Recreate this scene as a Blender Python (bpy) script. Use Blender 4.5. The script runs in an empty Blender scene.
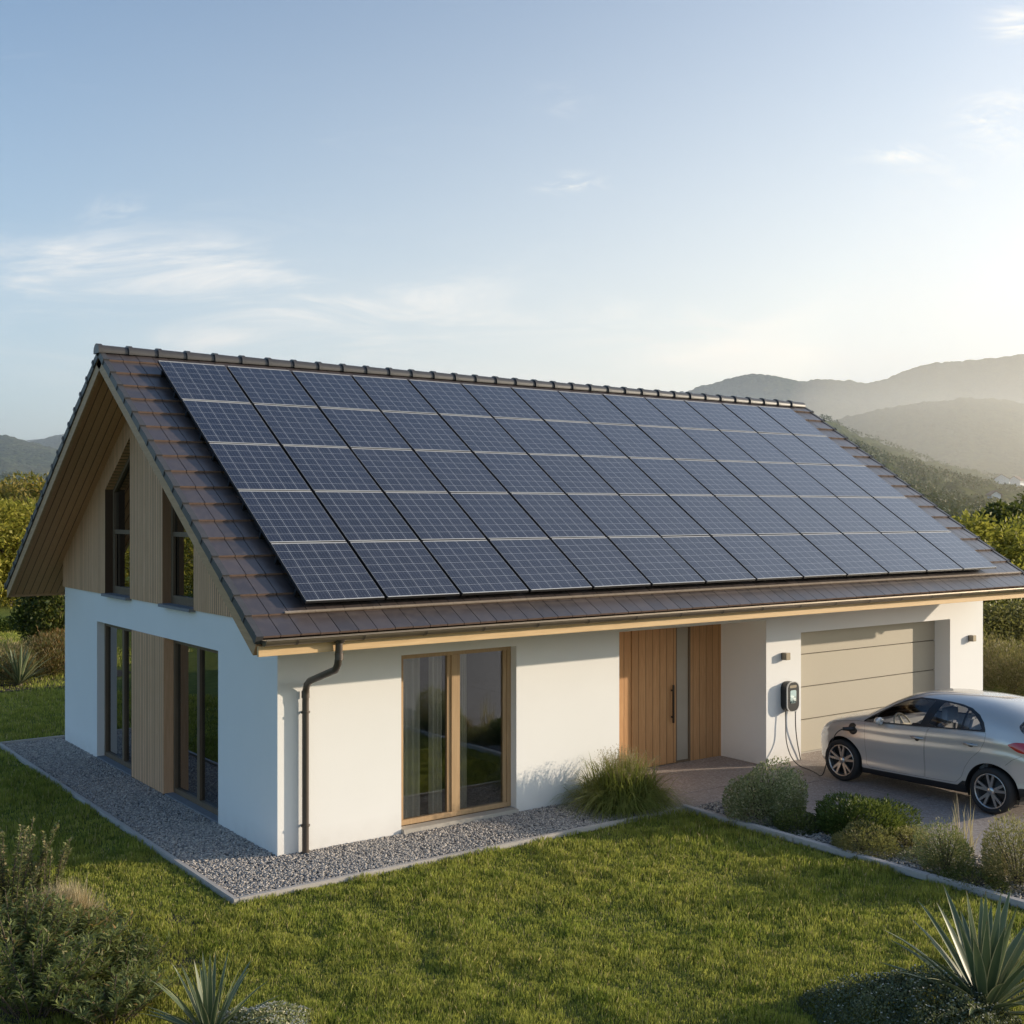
import bpy, bmesh, math, random
import numpy as np
from mathutils import Vector, Matrix
R_ = random.Random(7)
rng = np.random.default_rng(11)
rad = math.radians
sc = bpy.context.scene
COL = sc.collection

# ------------------------------------------------------------------ camera frame
CAM = np.array([-6.317, -13.588, 4.3])
RT = np.array([.8077, -.5896, 0.]); FW = np.array([.5896, .8077, 0.])
FPX = 1185.0
def at(px, D, z=0.0):
    """ground point seen in column px at forward distance D"""
    p = CAM + D * (FW + (px - 512) / FPX * RT)
    return np.array([p[0], p[1], z])
def hz(py, D):
    return 4.3 + (511 - py) / FPX * D

# ------------------------------------------------------------------ object helpers
def tag(o, label=None, cat=None, group=None, kind=None):
    if label: o['label'] = label
    if cat: o['category'] = cat
    if group: o['group'] = group
    if kind: o['kind'] = kind
    return o
def empty(name, loc, rz=0.0, label=None, cat=None, group=None):
    o = bpy.data.objects.new(name, None)
    COL.objects.link(o); o.location = loc; o.rotation_euler = (0, 0, rz)
    o.empty_display_size = .1
    return tag(o, label, cat, group)
def link(name, me, mat=None, parent=None):
    o = bpy.data.objects.new(name, me)
    if mat is not None:
        if isinstance(mat, (list, tuple)):
            for m in mat: me.materials.append(m)
        else: me.materials.append(mat)
    COL.objects.link(o)
    if parent is not None: o.parent = parent
    return o
def np_mesh(name, V, Fc, smooth=False, mi=None, uv=None):
    me = bpy.data.meshes.new(name)
    V = np.ascontiguousarray(V, dtype=np.float32); Fc = np.ascontiguousarray(Fc, dtype=np.int32)
    n, k = Fc.shape
    me.vertices.add(len(V)); me.vertices.foreach_set('co', V.ravel())
    me.loops.add(n * k); me.loops.foreach_set('vertex_index', Fc.ravel())
    me.polygons.add(n); me.polygons.foreach_set('loop_start', np.arange(0, n * k, k, dtype=np.int32))
    if smooth: me.polygons.foreach_set('use_smooth', np.ones(n, dtype=bool))
    if mi is not None: me.polygons.foreach_set('material_index', np.ascontiguousarray(mi, dtype=np.int32))
    if uv is not None:
        l = me.uv_layers.new(name='UVMap'); l.data.foreach_set('uv', np.ascontiguousarray(uv[Fc.ravel()], dtype=np.float32).ravel())
    me.update(calc_edges=True); me.validate()
    return me
class MB:
    def __init__(s): s.v = []; s.f = []; s.m = []; s.sm = []
    def add(s, vs, fs, mi=0, smooth=False):
        b = len(s.v); s.v += [tuple(v) for v in vs]
        for f in fs:
            s.f.append([b + i for i in f]); s.m.append(mi); s.sm.append(smooth)
        return s
    def box(s, x0, x1, y0, y1, z0, z1, mi=0):
        v = [(x0,y0,z0),(x1,y0,z0),(x1,y1,z0),(x0,y1,z0),(x0,y0,z1),(x1,y0,z1),(x1,y1,z1),(x0,y1,z1)]
        return s.add(v, [(0,3,2,1),(4,5,6,7),(0,1,5,4),(1,2,6,5),(2,3,7,6),(3,0,4,7)], mi)
    def hexa(s, v, mi=0):
        return s.add(v, [(0,3,2,1),(4,5,6,7),(0,1,5,4),(1,2,6,5),(2,3,7,6),(3,0,4,7)], mi)
    def prism(s, poly, axis, a, b, mi=0):
        """polygon (2-D) extruded along axis 0/1/2 from a to b"""
        def mk(p, t):
            if axis == 0: return (t, p[0], p[1])
            if axis == 1: return (p[0], t, p[1])
            return (p[0], p[1], t)
        n = len(poly)
        v = [mk(p, a) for p in poly] + [mk(p, b) for p in poly]
        f = [tuple(range(n))[::-1], tuple(range(n, 2*n))] + [(i, (i+1) % n, n + (i+1) % n, n + i) for i in range(n)]
        return s.add(v, f, mi)
    def tube(s, pts, r, n=10, mi=0, cap=True, smooth=True):
        pts = [Vector(p) for p in pts]; rs = r if isinstance(r, (list, tuple)) else [r] * len(pts)
        rings = []; up = None
        for i, p in enumerate(pts):
            t = (pts[min(i+1, len(pts)-1)] - pts[max(i-1, 0)])
            if t.length < 1e-9: t = Vector((0,0,1))
            t.normalize()
            if up is None: up = t.orthogonal().normalized()
            else:
                up = up - t * up.dot(t)
                up = up.normalized() if up.length > 1e-6 else t.orthogonal().normalized()
            w = t.cross(up)
            rings.append([p + rs[i] * (up * math.cos(2*math.pi*k/n) + w * math.sin(2*math.pi*k/n)) for k in range(n)])
        v = [q for g in rings for q in g]; f = []
        for i in range(len(pts)-1):
            for k in range(n):
                f.append((i*n+k, i*n+(k+1) % n, (i+1)*n+(k+1) % n, (i+1)*n+k))
        s.add(v, f, mi, smooth)
        if cap:
            s.add(rings[0], [tuple(range(n))[::-1]], mi); s.add(rings[-1], [tuple(range(n))], mi)
        return s
    def lathe(s, prof, axis_pt, axis, n=32, mi=0, smooth=True):
        """profile [(r, t)] around the axis through axis_pt"""
        A = Vector(axis).normalized(); u = A.orthogonal().normalized(); w = A.cross(u); P = Vector(axis_pt)
        v = []
        for r, t in prof:
            for k in range(n):
                a = 2*math.pi*k/n; v.append(P + A*t + r*(u*math.cos(a) + w*math.sin(a)))
        f = []
        for i in range(len(prof)-1):
            for k in range(n): f.append((i*n+k, i*n+(k+1) % n, (i+1)*n+(k+1) % n, (i+1)*n+k))
        return s.add(v, f, mi, smooth)
    def mesh(s, name):
        me = bpy.data.meshes.new(name); me.from_pydata(s.v, [], s.f)
        me.polygons.foreach_set('material_index', s.m); me.polygons.foreach_set('use_smooth', s.sm)
        me.update(); return me
    def build(s, name, mat, parent=None, bevel=0):
        me = s.mesh(name)
        if bevel:
            bm = bmesh.new(); bm.from_mesh(me)
            bmesh.ops.bevel(bm, geom=bm.edges[:], offset=bevel, segments=2, affect='EDGES', clamp_overlap=True)
            bm.to_mesh(me); bm.free()
        return link(name, me, mat, parent)
def copy_tree(o, parent=None):
    c = o.copy(); COL.objects.link(c)
    if parent is not None: c.parent = parent
    for ch in list(o.children): copy_tree(ch, c)
    return c

# ------------------------------------------------------------------ numpy noise
def vnoise(x, y, seed=0):
    xi = np.floor(x).astype(np.int64); yi = np.floor(y).astype(np.int64)
    xf = x - xi; yf = y - yi
    def h(a, b):
        n = (a * 374761393 + b * 668265263 + seed * 1442695041) & 0xffffffff
        n = ((n ^ (n >> 13)) * 1274126177) & 0xffffffff
        return ((n ^ (n >> 16)) & 0xffff) / 65535.0
    u = xf*xf*(3-2*xf); w = yf*yf*(3-2*yf)
    return (h(xi,yi)*(1-u)+h(xi+1,yi)*u)*(1-w) + (h(xi,yi+1)*(1-u)+h(xi+1,yi+1)*u)*w
def fbm(x, y, o=4, seed=0):
    s = 0; a = .5
    for i in range(o):
        s = s + a * vnoise(x*2**i, y*2**i, seed+i); a *= .5
    return s

# ------------------------------------------------------------------ materials
class NT:
    def __init__(s, name):
        s.mat = bpy.data.materials.new(name); s.mat.use_nodes = True
        s.t = s.mat.node_tree; s.t.nodes.clear()
        s.out = s.n('ShaderNodeOutputMaterial')
    def n(s, typ, **kw):
        nd = s.t.nodes.new(typ)
        for k, v in kw.items(): setattr(nd, k, v)
        return nd
    def l(s, a, b): s.t.links.new(a, b)
    def math(s, op, a, b=None, c=None):
        nd = s.n('ShaderNodeMath', operation=op)
        for i, q in enumerate((a, b, c)):
            if q is None: continue
            if isinstance(q, (int, float)): nd.inputs[i].default_value = q
            else: s.l(q, nd.inputs[i])
        return nd.outputs[0]
    def mix(s, f, a, b, mode='MIX'):
        nd = s.n('ShaderNodeMix', data_type='RGBA', blend_type=mode)
        for q, k in ((f, 0), (a, 6), (b, 7)):
            if isinstance(q, (int, float)): nd.inputs[k].default_value = q
            elif isinstance(q, tuple): nd.inputs[k].default_value = (*q, 1)
            else: s.l(q, nd.inputs[k])
        return nd.outputs[2]
    def ramp(s, f, stops):
        nd = s.n('ShaderNodeValToRGB'); e = nd.color_ramp.elements
        while len(e) < len(stops): e.new(.5)
        for i, (p, c) in enumerate(stops):
            e[i].position = p; e[i].color = (*c, 1) if isinstance(c, tuple) else (c, c, c, 1)
        s.l(f, nd.inputs[0]); return nd.outputs[0]
    def coord(s, kind='Object'):
        return s.n('ShaderNodeTexCoord').outputs[kind]
    def pos(s): return s.n('ShaderNodeNewGeometry').outputs['Position']
    def island(s): return s.n('ShaderNodeNewGeometry').outputs['Random Per Island']
    def xyz(s, v):
        nd = s.n('ShaderNodeSeparateXYZ'); s.l(v, nd.inputs[0]); return nd.outputs
    def noise(s, vec, scale, detail=4, rough=.55, dist=0):
        nd = s.n('ShaderNodeTexNoise'); nd.inputs['Scale'].default_value = scale
        nd.inputs['Detail'].default_value = detail; nd.inputs['Roughness'].default_value = rough
        nd.inputs['Distortion'].default_value = dist
        if vec is not None: s.l(vec, nd.inputs['Vector'])
        return nd.outputs['Fac']
    def voro(s, vec, scale, feature='F1', rnd=1.0):
        nd = s.n('ShaderNodeTexVoronoi', feature=feature); nd.inputs['Scale'].default_value = scale
        nd.inputs['Randomness'].default_value = rnd
        s.l(vec, nd.inputs['Vector']); return nd
    def scale(s, vec, sv):
        nd = s.n('ShaderNodeVectorMath', operation='MULTIPLY'); s.l(vec, nd.inputs[0]); nd.inputs[1].default_value = sv
        return nd.outputs[0]
    def bump(s, h, strength=.3, dist=.01, normal=None):
        nd = s.n('ShaderNodeBump'); nd.inputs['Strength'].default_value = strength; nd.inputs['Distance'].default_value = dist
        s.l(h, nd.inputs['Height'])
        if normal is not None: s.l(normal, nd.inputs['Normal'])
        return nd.outputs[0]
    def pbsdf(s, col, rough=.6, metal=0., normal=None, spec=.5, coat=0., coat_rough=.05):
        nd = s.n('ShaderNodeBsdfPrincipled')
        for q, k in ((col, 'Base Color'), (rough, 'Roughness'), (metal, 'Metallic'), (spec, 'Specular IOR Level'), (coat, 'Coat Weight'), (coat_rough, 'Coat Roughness')):
            if isinstance(q, tuple): nd.inputs[k].default_value = (*q, 1)
            elif isinstance(q, (int, float)): nd.inputs[k].default_value = q
            else: s.l(q, nd.inputs[k])
        if normal is not None: s.l(normal, nd.inputs['Normal'])
        return nd.outputs[0]
    def done(s, sh): s.l(sh, s.out.inputs[0]); return s.mat

def simple(name, col, rough=.5, metal=0., var=.12, scale=6., coat=0., bump=0.):
    t = NT(name); p = t.coord()
    n = t.noise(p, scale, 5)
    c = t.mix(n, tuple(x*(1-var) for x in col), tuple(min(1, x*(1+var)) for x in col))
    nm = t.bump(t.noise(p, scale*12, 3), bump, .004) if bump else None
    return t.done(t.pbsdf(c, rough, metal, nm, coat=coat))

def m_render_wall():
    t = NT('white_render'); p = t.pos()
    grain = t.noise(p, 80, 4, .6); big = t.noise(p, 1.1, 4)
    sx = t.xyz(p)
    c = t.mix(big, (.82, .81, .785), (.88, .87, .845))
    # weathering close to the ground
    low = t.math('MULTIPLY', t.math('SUBTRACT', 1.0, t.math('MINIMUM', t.math('MULTIPLY', sx[2], 3.2), 1.0)), t.noise(p, 5, 5))
    c = t.mix(t.math('MULTIPLY', low, .45), c, (.52, .48, .42))
    h = t.math('ADD', grain, t.math('MULTIPLY', t.voro(p, 110).outputs['Distance'], .5))
    return t.done(t.pbsdf(c, .85, normal=t.bump(h, .28, .004), spec=.25))

def m_boards(name, axis, pitch, c1, c2, groove=.10, rough=.6, long_axis=2, dark=.25, grain=1.0):
    """timber boards: a groove every `pitch` m along axis, each board its own tone, grain along long_axis"""
    t = NT(name); p = t.pos(); s = t.xyz(p)
    k = t.math('DIVIDE', s[axis], pitch); fr = t.math('FRACT', k); fl = t.math('FLOOR', k)
    wn = t.n('ShaderNodeTexWhiteNoise', noise_dimensions='1D'); t.l(fl, wn.inputs['W'])
    sv = [18.] * 3; sv[long_axis] = 1.2
    off = t.n('ShaderNodeVectorMath', operation='ADD'); t.l(t.scale(p, tuple(sv)), off.inputs[0]); t.l(wn.outputs['Color'], off.inputs[1])
    gr = t.noise(off.outputs[0], 2.2*grain, 6, .65, .6)
    c = t.mix(t.ramp(gr, [(.3, 0.), (.72, 1.)]), c1, c2)
    c = t.mix(t.math('MULTIPLY', wn.outputs['Value'], .35), c, tuple(x*.55 for x in c1))
    edge = t.math('MINIMUM', fr, t.math('SUBTRACT', 1.0, fr))
    g = t.math('MINIMUM', t.math('DIVIDE', edge, groove), 1.0)
    c = t.mix(g, tuple(x*dark for x in c1), c)
    h = t.math('ADD', t.math('MULTIPLY', g, 1.0), t.math('MULTIPLY', gr, .12))
    return t.done(t.pbsdf(c, rough, normal=t.bump(h, .8, .012), spec=.3))

def m_wood(name, c1, c2, long_axis=0, rough=.55):
    t = NT(name); p = t.pos(); sv = [16.]*3; sv[long_axis] = 1.
    gr = t.noise(t.scale(p, tuple(sv)), 2.0, 6, .62, .5)
    c = t.mix(t.ramp(gr, [(.3, 0.), (.7, 1.)]), c1, c2)
    return t.done(t.pbsdf(c, rough, normal=t.bump(gr, .2, .003), spec=.35))

def m_tile():
    t = NT('clay_tile'); p = t.pos(); r = t.island()
    n = t.noise(p, 9, 5, .6); n2 = t.noise(p, 1.1, 3)
    c = t.mix(r, (.046, .038, .038), (.086, .067, .063))
    c = t.mix(t.math('MULTIPLY', t.ramp(n, [(.45, 0.), (.75, 1.)]), .5), c, (.145, .115, .10))
    c = t.mix(t.math('MULTIPLY', n2, .5), c, (.05, .043, .043))
    ro = t.math('ADD', .28, t.math('MULTIPLY', n, .22))
    return t.done(t.pbsdf(c, ro, normal=t.bump(t.noise(p, 40, 4), .25, .003), spec=.8, coat=.45, coat_rough=.28))

def m_panel():
    t = NT('solar_cells'); p = t.coord(); s = t.xyz(p)
    def lines(v, pitch, w, off=0.0):
        k = t.math('FRACT', t.math('DIVIDE', t.math('ADD', v, off), pitch))
        e = t.math('MULTIPLY', t.math('MINIMUM', k, t.math('SUBTRACT', 1.0, k)), pitch)
        return t.math('LESS_THAN', e, w)
    cx, cy = 1.052/6, 1.15/7
    lx = lines(s[0], cx, .0023); ly = lines(s[1], cy, .0021, -.017)
    bx = lines(s[0], cx/4, .0012, cx/8); by = lines(s[1], cy/2, .0006, -.017 + cy/4)
    kx = t.math('FLOOR', t.math('DIVIDE', s[0], cx)); ky = t.math('FLOOR', t.math('DIVIDE', t.math('SUBTRACT', s[1], .02), cy))
    oi = t.n('ShaderNodeObjectInfo').outputs['Random']
    wn = t.n('ShaderNodeTexWhiteNoise', noise_dimensions='3D'); cb = t.n('ShaderNodeCombineXYZ')
    t.l(kx, cb.inputs[0]); t.l(ky, cb.inputs[1]); t.l(oi, cb.inputs[2]); t.l(cb.outputs[0], wn.inputs['Vector'])
    cr = t.voro(p, 55); 
    cell = t.mix(wn.outputs['Value'], (.005, .0052, .0115), (.010, .0105, .021))
    cell = t.mix(t.math('MULTIPLY', t.xyz(cr.outputs['Color'])[0], .45), cell, (.017, .019, .034))
    cell = t.mix(t.math('MULTIPLY', oi, .35), cell, (.009, .013, .032))
    c = t.mix(t.math('MULTIPLY', t.math('MAXIMUM', bx, by), .40), cell, (.32, .36, .44))
    c = t.mix(t.math('MULTIPLY', t.math('MAXIMUM', lx, ly), .85), c, (.48, .50, .53))
    dust = t.noise(t.pos(), 1.7, 5)
    c = t.mix(t.math('MULTIPLY', dust, .05), c, (.4, .37, .33))
    ro = t.math('ADD', .08, t.math('MULTIPLY', dust, .10))
    return t.done(t.pbsdf(c, ro, spec=.85, coat=.55, coat_rough=.08))

def m_glass(name='window_glass', tint=(.62, .68, .66), refl=1.0, rough=0.0):
    t = NT(name)
    tr = t.n('ShaderNodeBsdfTransparent'); tr.inputs[0].default_value = (*tint, 1)
    gl = t.n('ShaderNodeBsdfGlossy'); gl.inputs['Color'].default_value = (.95, .97, 1, 1); gl.inputs['Roughness'].default_value = rough
    p = t.pos()
    nm = t.bump(t.noise(p, .9, 2), .02, .02); t.l(nm, gl.inputs['Normal'])
    fr = t.n('ShaderNodeFresnel'); fr.inputs[0].default_value = 1.55
    f = t.math('MINIMUM', t.math('ADD', t.math('MULTIPLY', fr.outputs[0], 1.7*refl), .04*refl), 1.0)
    mx = t.n('ShaderNodeMixShader'); t.l(f, mx.inputs[0]); t.l(tr.outputs[0], mx.inputs[1]); t.l(gl.outputs[0], mx.inputs[2])
    return t.done(mx.outputs[0])

def m_leaf(name, c1, c2, tr=.35, rough=.5, c3=None, f3=.25, patch=.8):
    """leaves: colour differs from leaf to leaf and in patches through the crown; some light passes"""
    t = NT(name); r = t.island()
    c = t.mix(r, c1, c2)
    if c3:
        k = t.math('GREATER_THAN', t.math('FRACT', t.math('MULTIPLY', r, 7.31)), 1 - f3)
        c = t.mix(k, c, c3)
    n = t.ramp(t.noise(t.pos(), 1/patch, 3), [(.35, 0.), (.65, 1.)])
    c = t.mix(t.math('MULTIPLY', n, .45), c, tuple(x*.55 for x in c1))
    d = t.pbsdf(c, rough, spec=.3)
    tl = t.n('ShaderNodeBsdfTranslucent'); t.l(t.mix(.5, c, (.25, .28, .04), 'MIX'), tl.inputs[0])
    mx = t.n('ShaderNodeMixShader'); mx.inputs[0].default_value = tr
    t.l(d, mx.inputs[1]); t.l(tl.outputs[0], mx.inputs[2])
    return t.done(mx.outputs[0])

def m_yucca(name, c1, c2, edge):
    t = NT(name); u = t.xyz(t.coord('UV')); r = t.island()
    e = t.math('ABSOLUTE', t.math('SUBTRACT', u[0], .5))
    st = t.noise(t.scale(t.coord('UV'), (30., 1., 1.)), 1.5, 3)
    c = t.mix(t.math('ADD', t.math('MULTIPLY', r, .6), t.math('MULTIPLY', st, .4)), c1, c2)
    c = t.mix(t.math('MULTIPLY', t.math('GREATER_THAN', e, .42), .8), c, edge)
    c = t.mix(t.math('MULTIPLY', t.math('GREATER_THAN', u[1], .96), .8), c, (.18, .12, .06))
    d = t.pbsdf(c, .42, spec=.45)
    tl = t.n('ShaderNodeBsdfTranslucent'); t.l(c, tl.inputs[0])
    mx = t.n('ShaderNodeMixShader'); mx.inputs[0].default_value = .12
    t.l(d, mx.inputs[1]); t.l(tl.outputs[0], mx.inputs[2])
    return t.done(mx.outputs[0])

def m_gravel(name, scale, cols):
    t = NT(name); p = t.pos(); v = t.voro(p, scale)
    c = t.ramp(t.xyz(v.outputs['Color'])[0], cols)
    d = v.outputs['Distance']
    c = t.mix(t.ramp(d, [(.25, 0.), (.75, .8)]), c, (.03, .03, .032))
    h = t.math('SUBTRACT', 1.0, d)
    return t.done(t.pbsdf(c, .8, normal=t.bump(h, 1.0, .02), spec=.3))

def m_pebble(name='pebble', k=(1., 1., 1.)):
    t = NT(name); r = t.island()
    c = t.ramp(r, [(p, tuple(min(.85, a*b) for a, b in zip(q, k))) for p, q in ((0., (.15, .15, .16)), (.25, (.24, .235, .235)), (.55, (.34, .325, .31)), (.8, (.42, .395, .365)), (1., (.54, .51, .475)))])
    n = t.noise(t.pos(), 40, 4)
    c = t.mix(t.math('MULTIPLY', n, .35), c, (.16, .16, .17))
    return t.done(t.pbsdf(c, .7, spec=.35))

def m_aggregate():
    t = NT('exposed_aggregate'); p = t.pos(); v = t.voro(p, 40); v2 = t.voro(p, 105)
    c = t.ramp(t.xyz(v.outputs['Color'])[0], [(0., (.23, .195, .175)), (.4, (.35, .295, .265)), (.75, (.44, .38, .34)), (1., (.60, .54, .50))])
    c = t.mix(.45, c, t.ramp(t.xyz(v2.outputs['Color'])[1], [(0., (.18, .155, .14)), (1., (.50, .44, .40))]))
    big = t.noise(p, .9, 5)
    c = t.mix(t.math('MULTIPLY', big, .4), c, (.25, .205, .175))
    return t.done(t.pbsdf(c, .75, normal=t.bump(t.math('SUBTRACT', 1.0, v.outputs['Distance']), .5, .006), spec=.35))

def m_concrete(name, c=(.42, .40, .37)):
    t = NT(name); p = t.pos(); n = t.noise(p, 14, 6, .65); n2 = t.noise(p, 1.4, 4)
    k = t.mix(n, tuple(x*.75 for x in c), tuple(x*1.15 for x in c)); k = t.mix(t.math('MULTIPLY', n2, .35), k, tuple(x*.6 for x in c))
    return t.done(t.pbsdf(k, .85, normal=t.bump(n, .35, .005), spec=.25))

def m_ground():
    t = NT('meadow_ground'); p = t.pos()
    n = t.noise(p, .35, 5); n2 = t.noise(p, 3.5, 6, .7); n3 = t.noise(p, .012, 4)
    c = t.mix(t.ramp(n2, [(.3, 0.), (.7, 1.)]), (.07, .11, .018), (.19, .22, .045))
    c = t.mix(t.math('MULTIPLY', t.ramp(n, [(.4, 0.), (.7, 1.)]), .5), c, (.125, .125, .035))
    c = t.mix(t.math('MULTIPLY', t.ramp(n3, [(.45, 0.), (.6, 1.)]), .5), c, (.17, .15, .06))
    return t.done(t.pbsdf(c, .9, normal=t.bump(t.noise(p, 22, 5, .7), 1.0, .05), spec=.15))

def m_grass():
    t = NT('lawn_grass'); r = t.island(); p = t.pos()
    n = t.ramp(t.noise(p, .9, 4, .6), [(.35, 0.), (.68, 1.)])
    n2 = t.ramp(t.noise(t.scale(p, (1.0, 2.4, 1.)), 2.6, 4, .6), [(.38, 0.), (.66, 1.)])
    c = t.mix(r, (.155, .245, .026), (.36, .43, .066))
    c = t.mix(t.math('MULTIPLY', n, .55), c, (.46, .43, .10))
    c = t.mix(t.math('MULTIPLY', n2, .45), c, (.085, .13, .022))
    n3 = t.ramp(t.noise(p, 19., 3, .7), [(.34, 0.), (.62, 1.)]); n4 = t.ramp(t.noise(p, 4.2, 4, .65), [(.36, 0.), (.64, 1.)])
    c = t.mix(t.math('MULTIPLY', t.math('SUBTRACT', 1.0, n3), .62), c, (.040, .060, .010))
    c = t.mix(t.math('MULTIPLY', n4, .50), c, (.68, .66, .15))
    dry = t.math('GREATER_THAN', t.math('FRACT', t.math('MULTIPLY', r, 13.7)), .93)
    c = t.mix(dry, c, (.55, .47, .22))
    d = t.pbsdf(c, .55, spec=.25)
    tl = t.n('ShaderNodeBsdfTranslucent'); t.l(c, tl.inputs[0])
    mx = t.n('ShaderNodeMixShader'); mx.inputs[0].default_value = .42
    t.l(d, mx.inputs[1]); t.l(tl.outputs[0], mx.inputs[2])
    return t.done(mx.outputs[0])

def m_hill(name, c1, c2, c3, cell=4.):
    t = NT(name); p = t.pos()
    v = t.voro(p, 1/cell); big = t.noise(p, .012, 5, .6); fine = t.noise(p, .5, 5, .7)
    c = t.mix(t.xyz(v.outputs['Color'])[0], c1, c2)
    c = t.mix(t.math('MULTIPLY', t.ramp(big, [(.42, 0.), (.62, 1.)]), .6), c, c3)
    c = t.mix(t.math('MULTIPLY', fine, .5), c, tuple(x*.4 for x in c1))
    h = t.math('ADD', t.math('SUBTRACT', 1.0, v.outputs['Distance']), t.math('MULTIPLY', fine, .5))
    return t.done(t.pbsdf(c, .95, normal=t.bump(h, 1.0, cell*.5), spec=.05))

def m_carpaint():
    t = NT('silver_paint'); p = t.coord()
    fl = t.noise(p, 900, 2)
    c = t.mix(fl, (.53, .51, .485), (.62, .60, .57))
    return t.done(t.pbsdf(c, .26, .35, spec=.5, coat=.9, coat_rough=.03))

M = dict(
    render=m_render_wall(),
    cladding=m_boards('gable_boards', 1, .075, (.64, .365, .20), (.80, .50, .30), groove=.15, dark=.12),
    clad_end=m_wood('gable_board_return', (.23, .16, .10), (.31, .225, .15), 2),
    door_boards=m_boards('cedar_boards', 0, .158, (.47, .245, .105), (.62, .35, .16), groove=.045, rough=.5, dark=.10),
    soffit=m_boards('soffit_boards', 0, .128, (.52, .30, .165), (.64, .39, .23), groove=.085, dark=.12, long_axis=1),
    fascia=m_wood('fascia_timber', (.60, .40, .20), (.74, .52, .28), 0),
    barge=m_wood('barge_timber', (.40, .245, .13), (.52, .335, .19), 1),
    frame_oak=m_wood('oak_frame', (.38, .245, .13), (.49, .33, .18), 2),
    frame_dark=m_wood('brown_frame', (.13, .09, .058), (.19, .135, .085), 2),
    tile=m_tile(), panel=m_panel(),
    alu=simple('anodised_aluminium', (.62, .63, .65), .35, .85, .06, 10),
    frame_silver=simple('panel_frame_silver', (.56, .555, .545), .4, .15, .06, 10),
    black_alu=simple('dark_rail', (.03, .03, .033), .5, .4),
    gutter=simple('bronze_gutter', (.23, .19, .145), .38, .7, .15, 8),
    pipe=simple('grey_brown_pipe', (.12, .10, .085), .42, .6, .15, 8),
    strip=simple('lit_course_edge', (.36, .29, .22), .5, .2, .3, 14),
    lit_tile_edge=simple('lit_tile_edge', (.20, .135, .105), .6, 0, .3, 12),  # front edges of the tiles coloured paler, as if sunlit
    ridge=simple('ridge_slate', (.060, .056, .055), .40, 0, .3, 9, bump=.2),
    verge=simple('slate_verge', (.065, .065, .068), .5, 0, .25, 9, bump=.2),
    glass=m_glass('window_glass', (.93, .94, .93), .8), glass_dim=m_glass('tinted_glass', (.42, .46, .46), 1.25),
    frosted=simple('frosted_sidelight', (.40, .345, .27), .22, 0, .1, 3, coat=.5),
    garage=simple('garage_panel', (.43, .385, .30), .55, 0, .05, 60, bump=.25),
    sill=m_concrete('sill_stone', (.27, .27, .28)), sill_pale=m_concrete('pale_sill', (.50, .46, .40)),
    kerb=m_concrete('edging_concrete', (.52, .48, .44)),
    slab=m_aggregate(),
    gravel=m_gravel('gravel_bed', 34, [(0., (.10, .10, .115)), (.5, (.24, .24, .25)), (1., (.42, .41, .39))]),
    bed=m_gravel('bed_gravel', 48, [(0., (.13, .12, .115)), (.5, (.27, .255, .235)), (1., (.46, .44, .40))]),
    pebble=m_pebble('pebble', (1.35, 1.28, 1.20)), pebble_pale=m_pebble('pale_pebble', (1.45, 1.30, 1.12)), ground=m_ground(), grass=m_grass(),
    inner=simple('inner_plaster', (.30, .28, .26), .9), inner_floor=m_wood('oak_floor', (.20, .13, .08), (.28, .19, .12), 0),
    steel_dark=simple('dark_bronze', (.045, .038, .032), .4, .6),
    lamp=simple('lamp_metal', (.30, .26, .20), .4, .7, .1),
    black_plastic=simple('black_plastic', (.018, .018, .019), .38, 0, .1),
    white_plastic=simple('light_grey_plastic', (.62, .61, .58), .35, 0, .05),
    cable=simple('cable_rubber', (.025, .025, .027), .5),
    bark=simple('bark', (.11, .085, .06), .9, 0, .4, 14, bump=.6),
    paint=m_carpaint(), car_glass=m_glass('car_glass', (.98, .99, .99), .5),
    rubber=simple('tyre_rubber', (.022, .021, .021), .75, 0, .2, 20, bump=.3),
    alloy=simple('alloy', (.55, .54, .53), .28, .9, .05), dark_metal=simple('brake_dark', (.035, .033, .032), .5, .5),
    tail=simple('tail_red', (.42, .012, .02), .12, 0, .25, 12, coat=1.),
    seat=simple('seat_cloth', (.34, .35, .38), .9), cream=simple('cream_trim', (.55, .50, .40), .8),
    mulch=m_gravel('soil', 30, [(0., (.03, .024, .018)), (1., (.11, .085, .06))]),
)
def m_curtain(name, c, tr):
    t = NT(name); n = t.noise(t.scale(t.pos(), (60., 60., 2.)), 3, 3)
    col = t.mix(n, tuple(x*.85 for x in c), c)
    d = t.n('ShaderNodeBsdfDiffuse'); t.l(col, d.inputs[0]); tl = t.n('ShaderNodeBsdfTranslucent'); t.l(col, tl.inputs[0])
    m1 = t.n('ShaderNodeMixShader'); m1.inputs[0].default_value = .25; t.l(d.outputs[0], m1.inputs[1]); t.l(tl.outputs[0], m1.inputs[2])
    tp = t.n('ShaderNodeBsdfTransparent'); m2 = t.n('ShaderNodeMixShader'); m2.inputs[0].default_value = tr
    t.l(m1.outputs[0], m2.inputs[1]); t.l(tp.outputs[0], m2.inputs[2])
    return t.done(m2.outputs[0])
M['sheer'] = m_curtain('sheer_curtain', (.90, .84, .72), .0)
M['drape'] = m_curtain('brown_drape', (.26, .20, .15), .0)
t_ = NT('charger_screen')
em = t_.n('ShaderNodeBsdfPrincipled'); em.inputs['Base Color'].default_value = (.30, .40, .40, 1); em.inputs['Roughness'].default_value = .08
vv = t_.xyz(t_.coord()); nz = t_.noise(t_.coord(), 24, 2)
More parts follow.
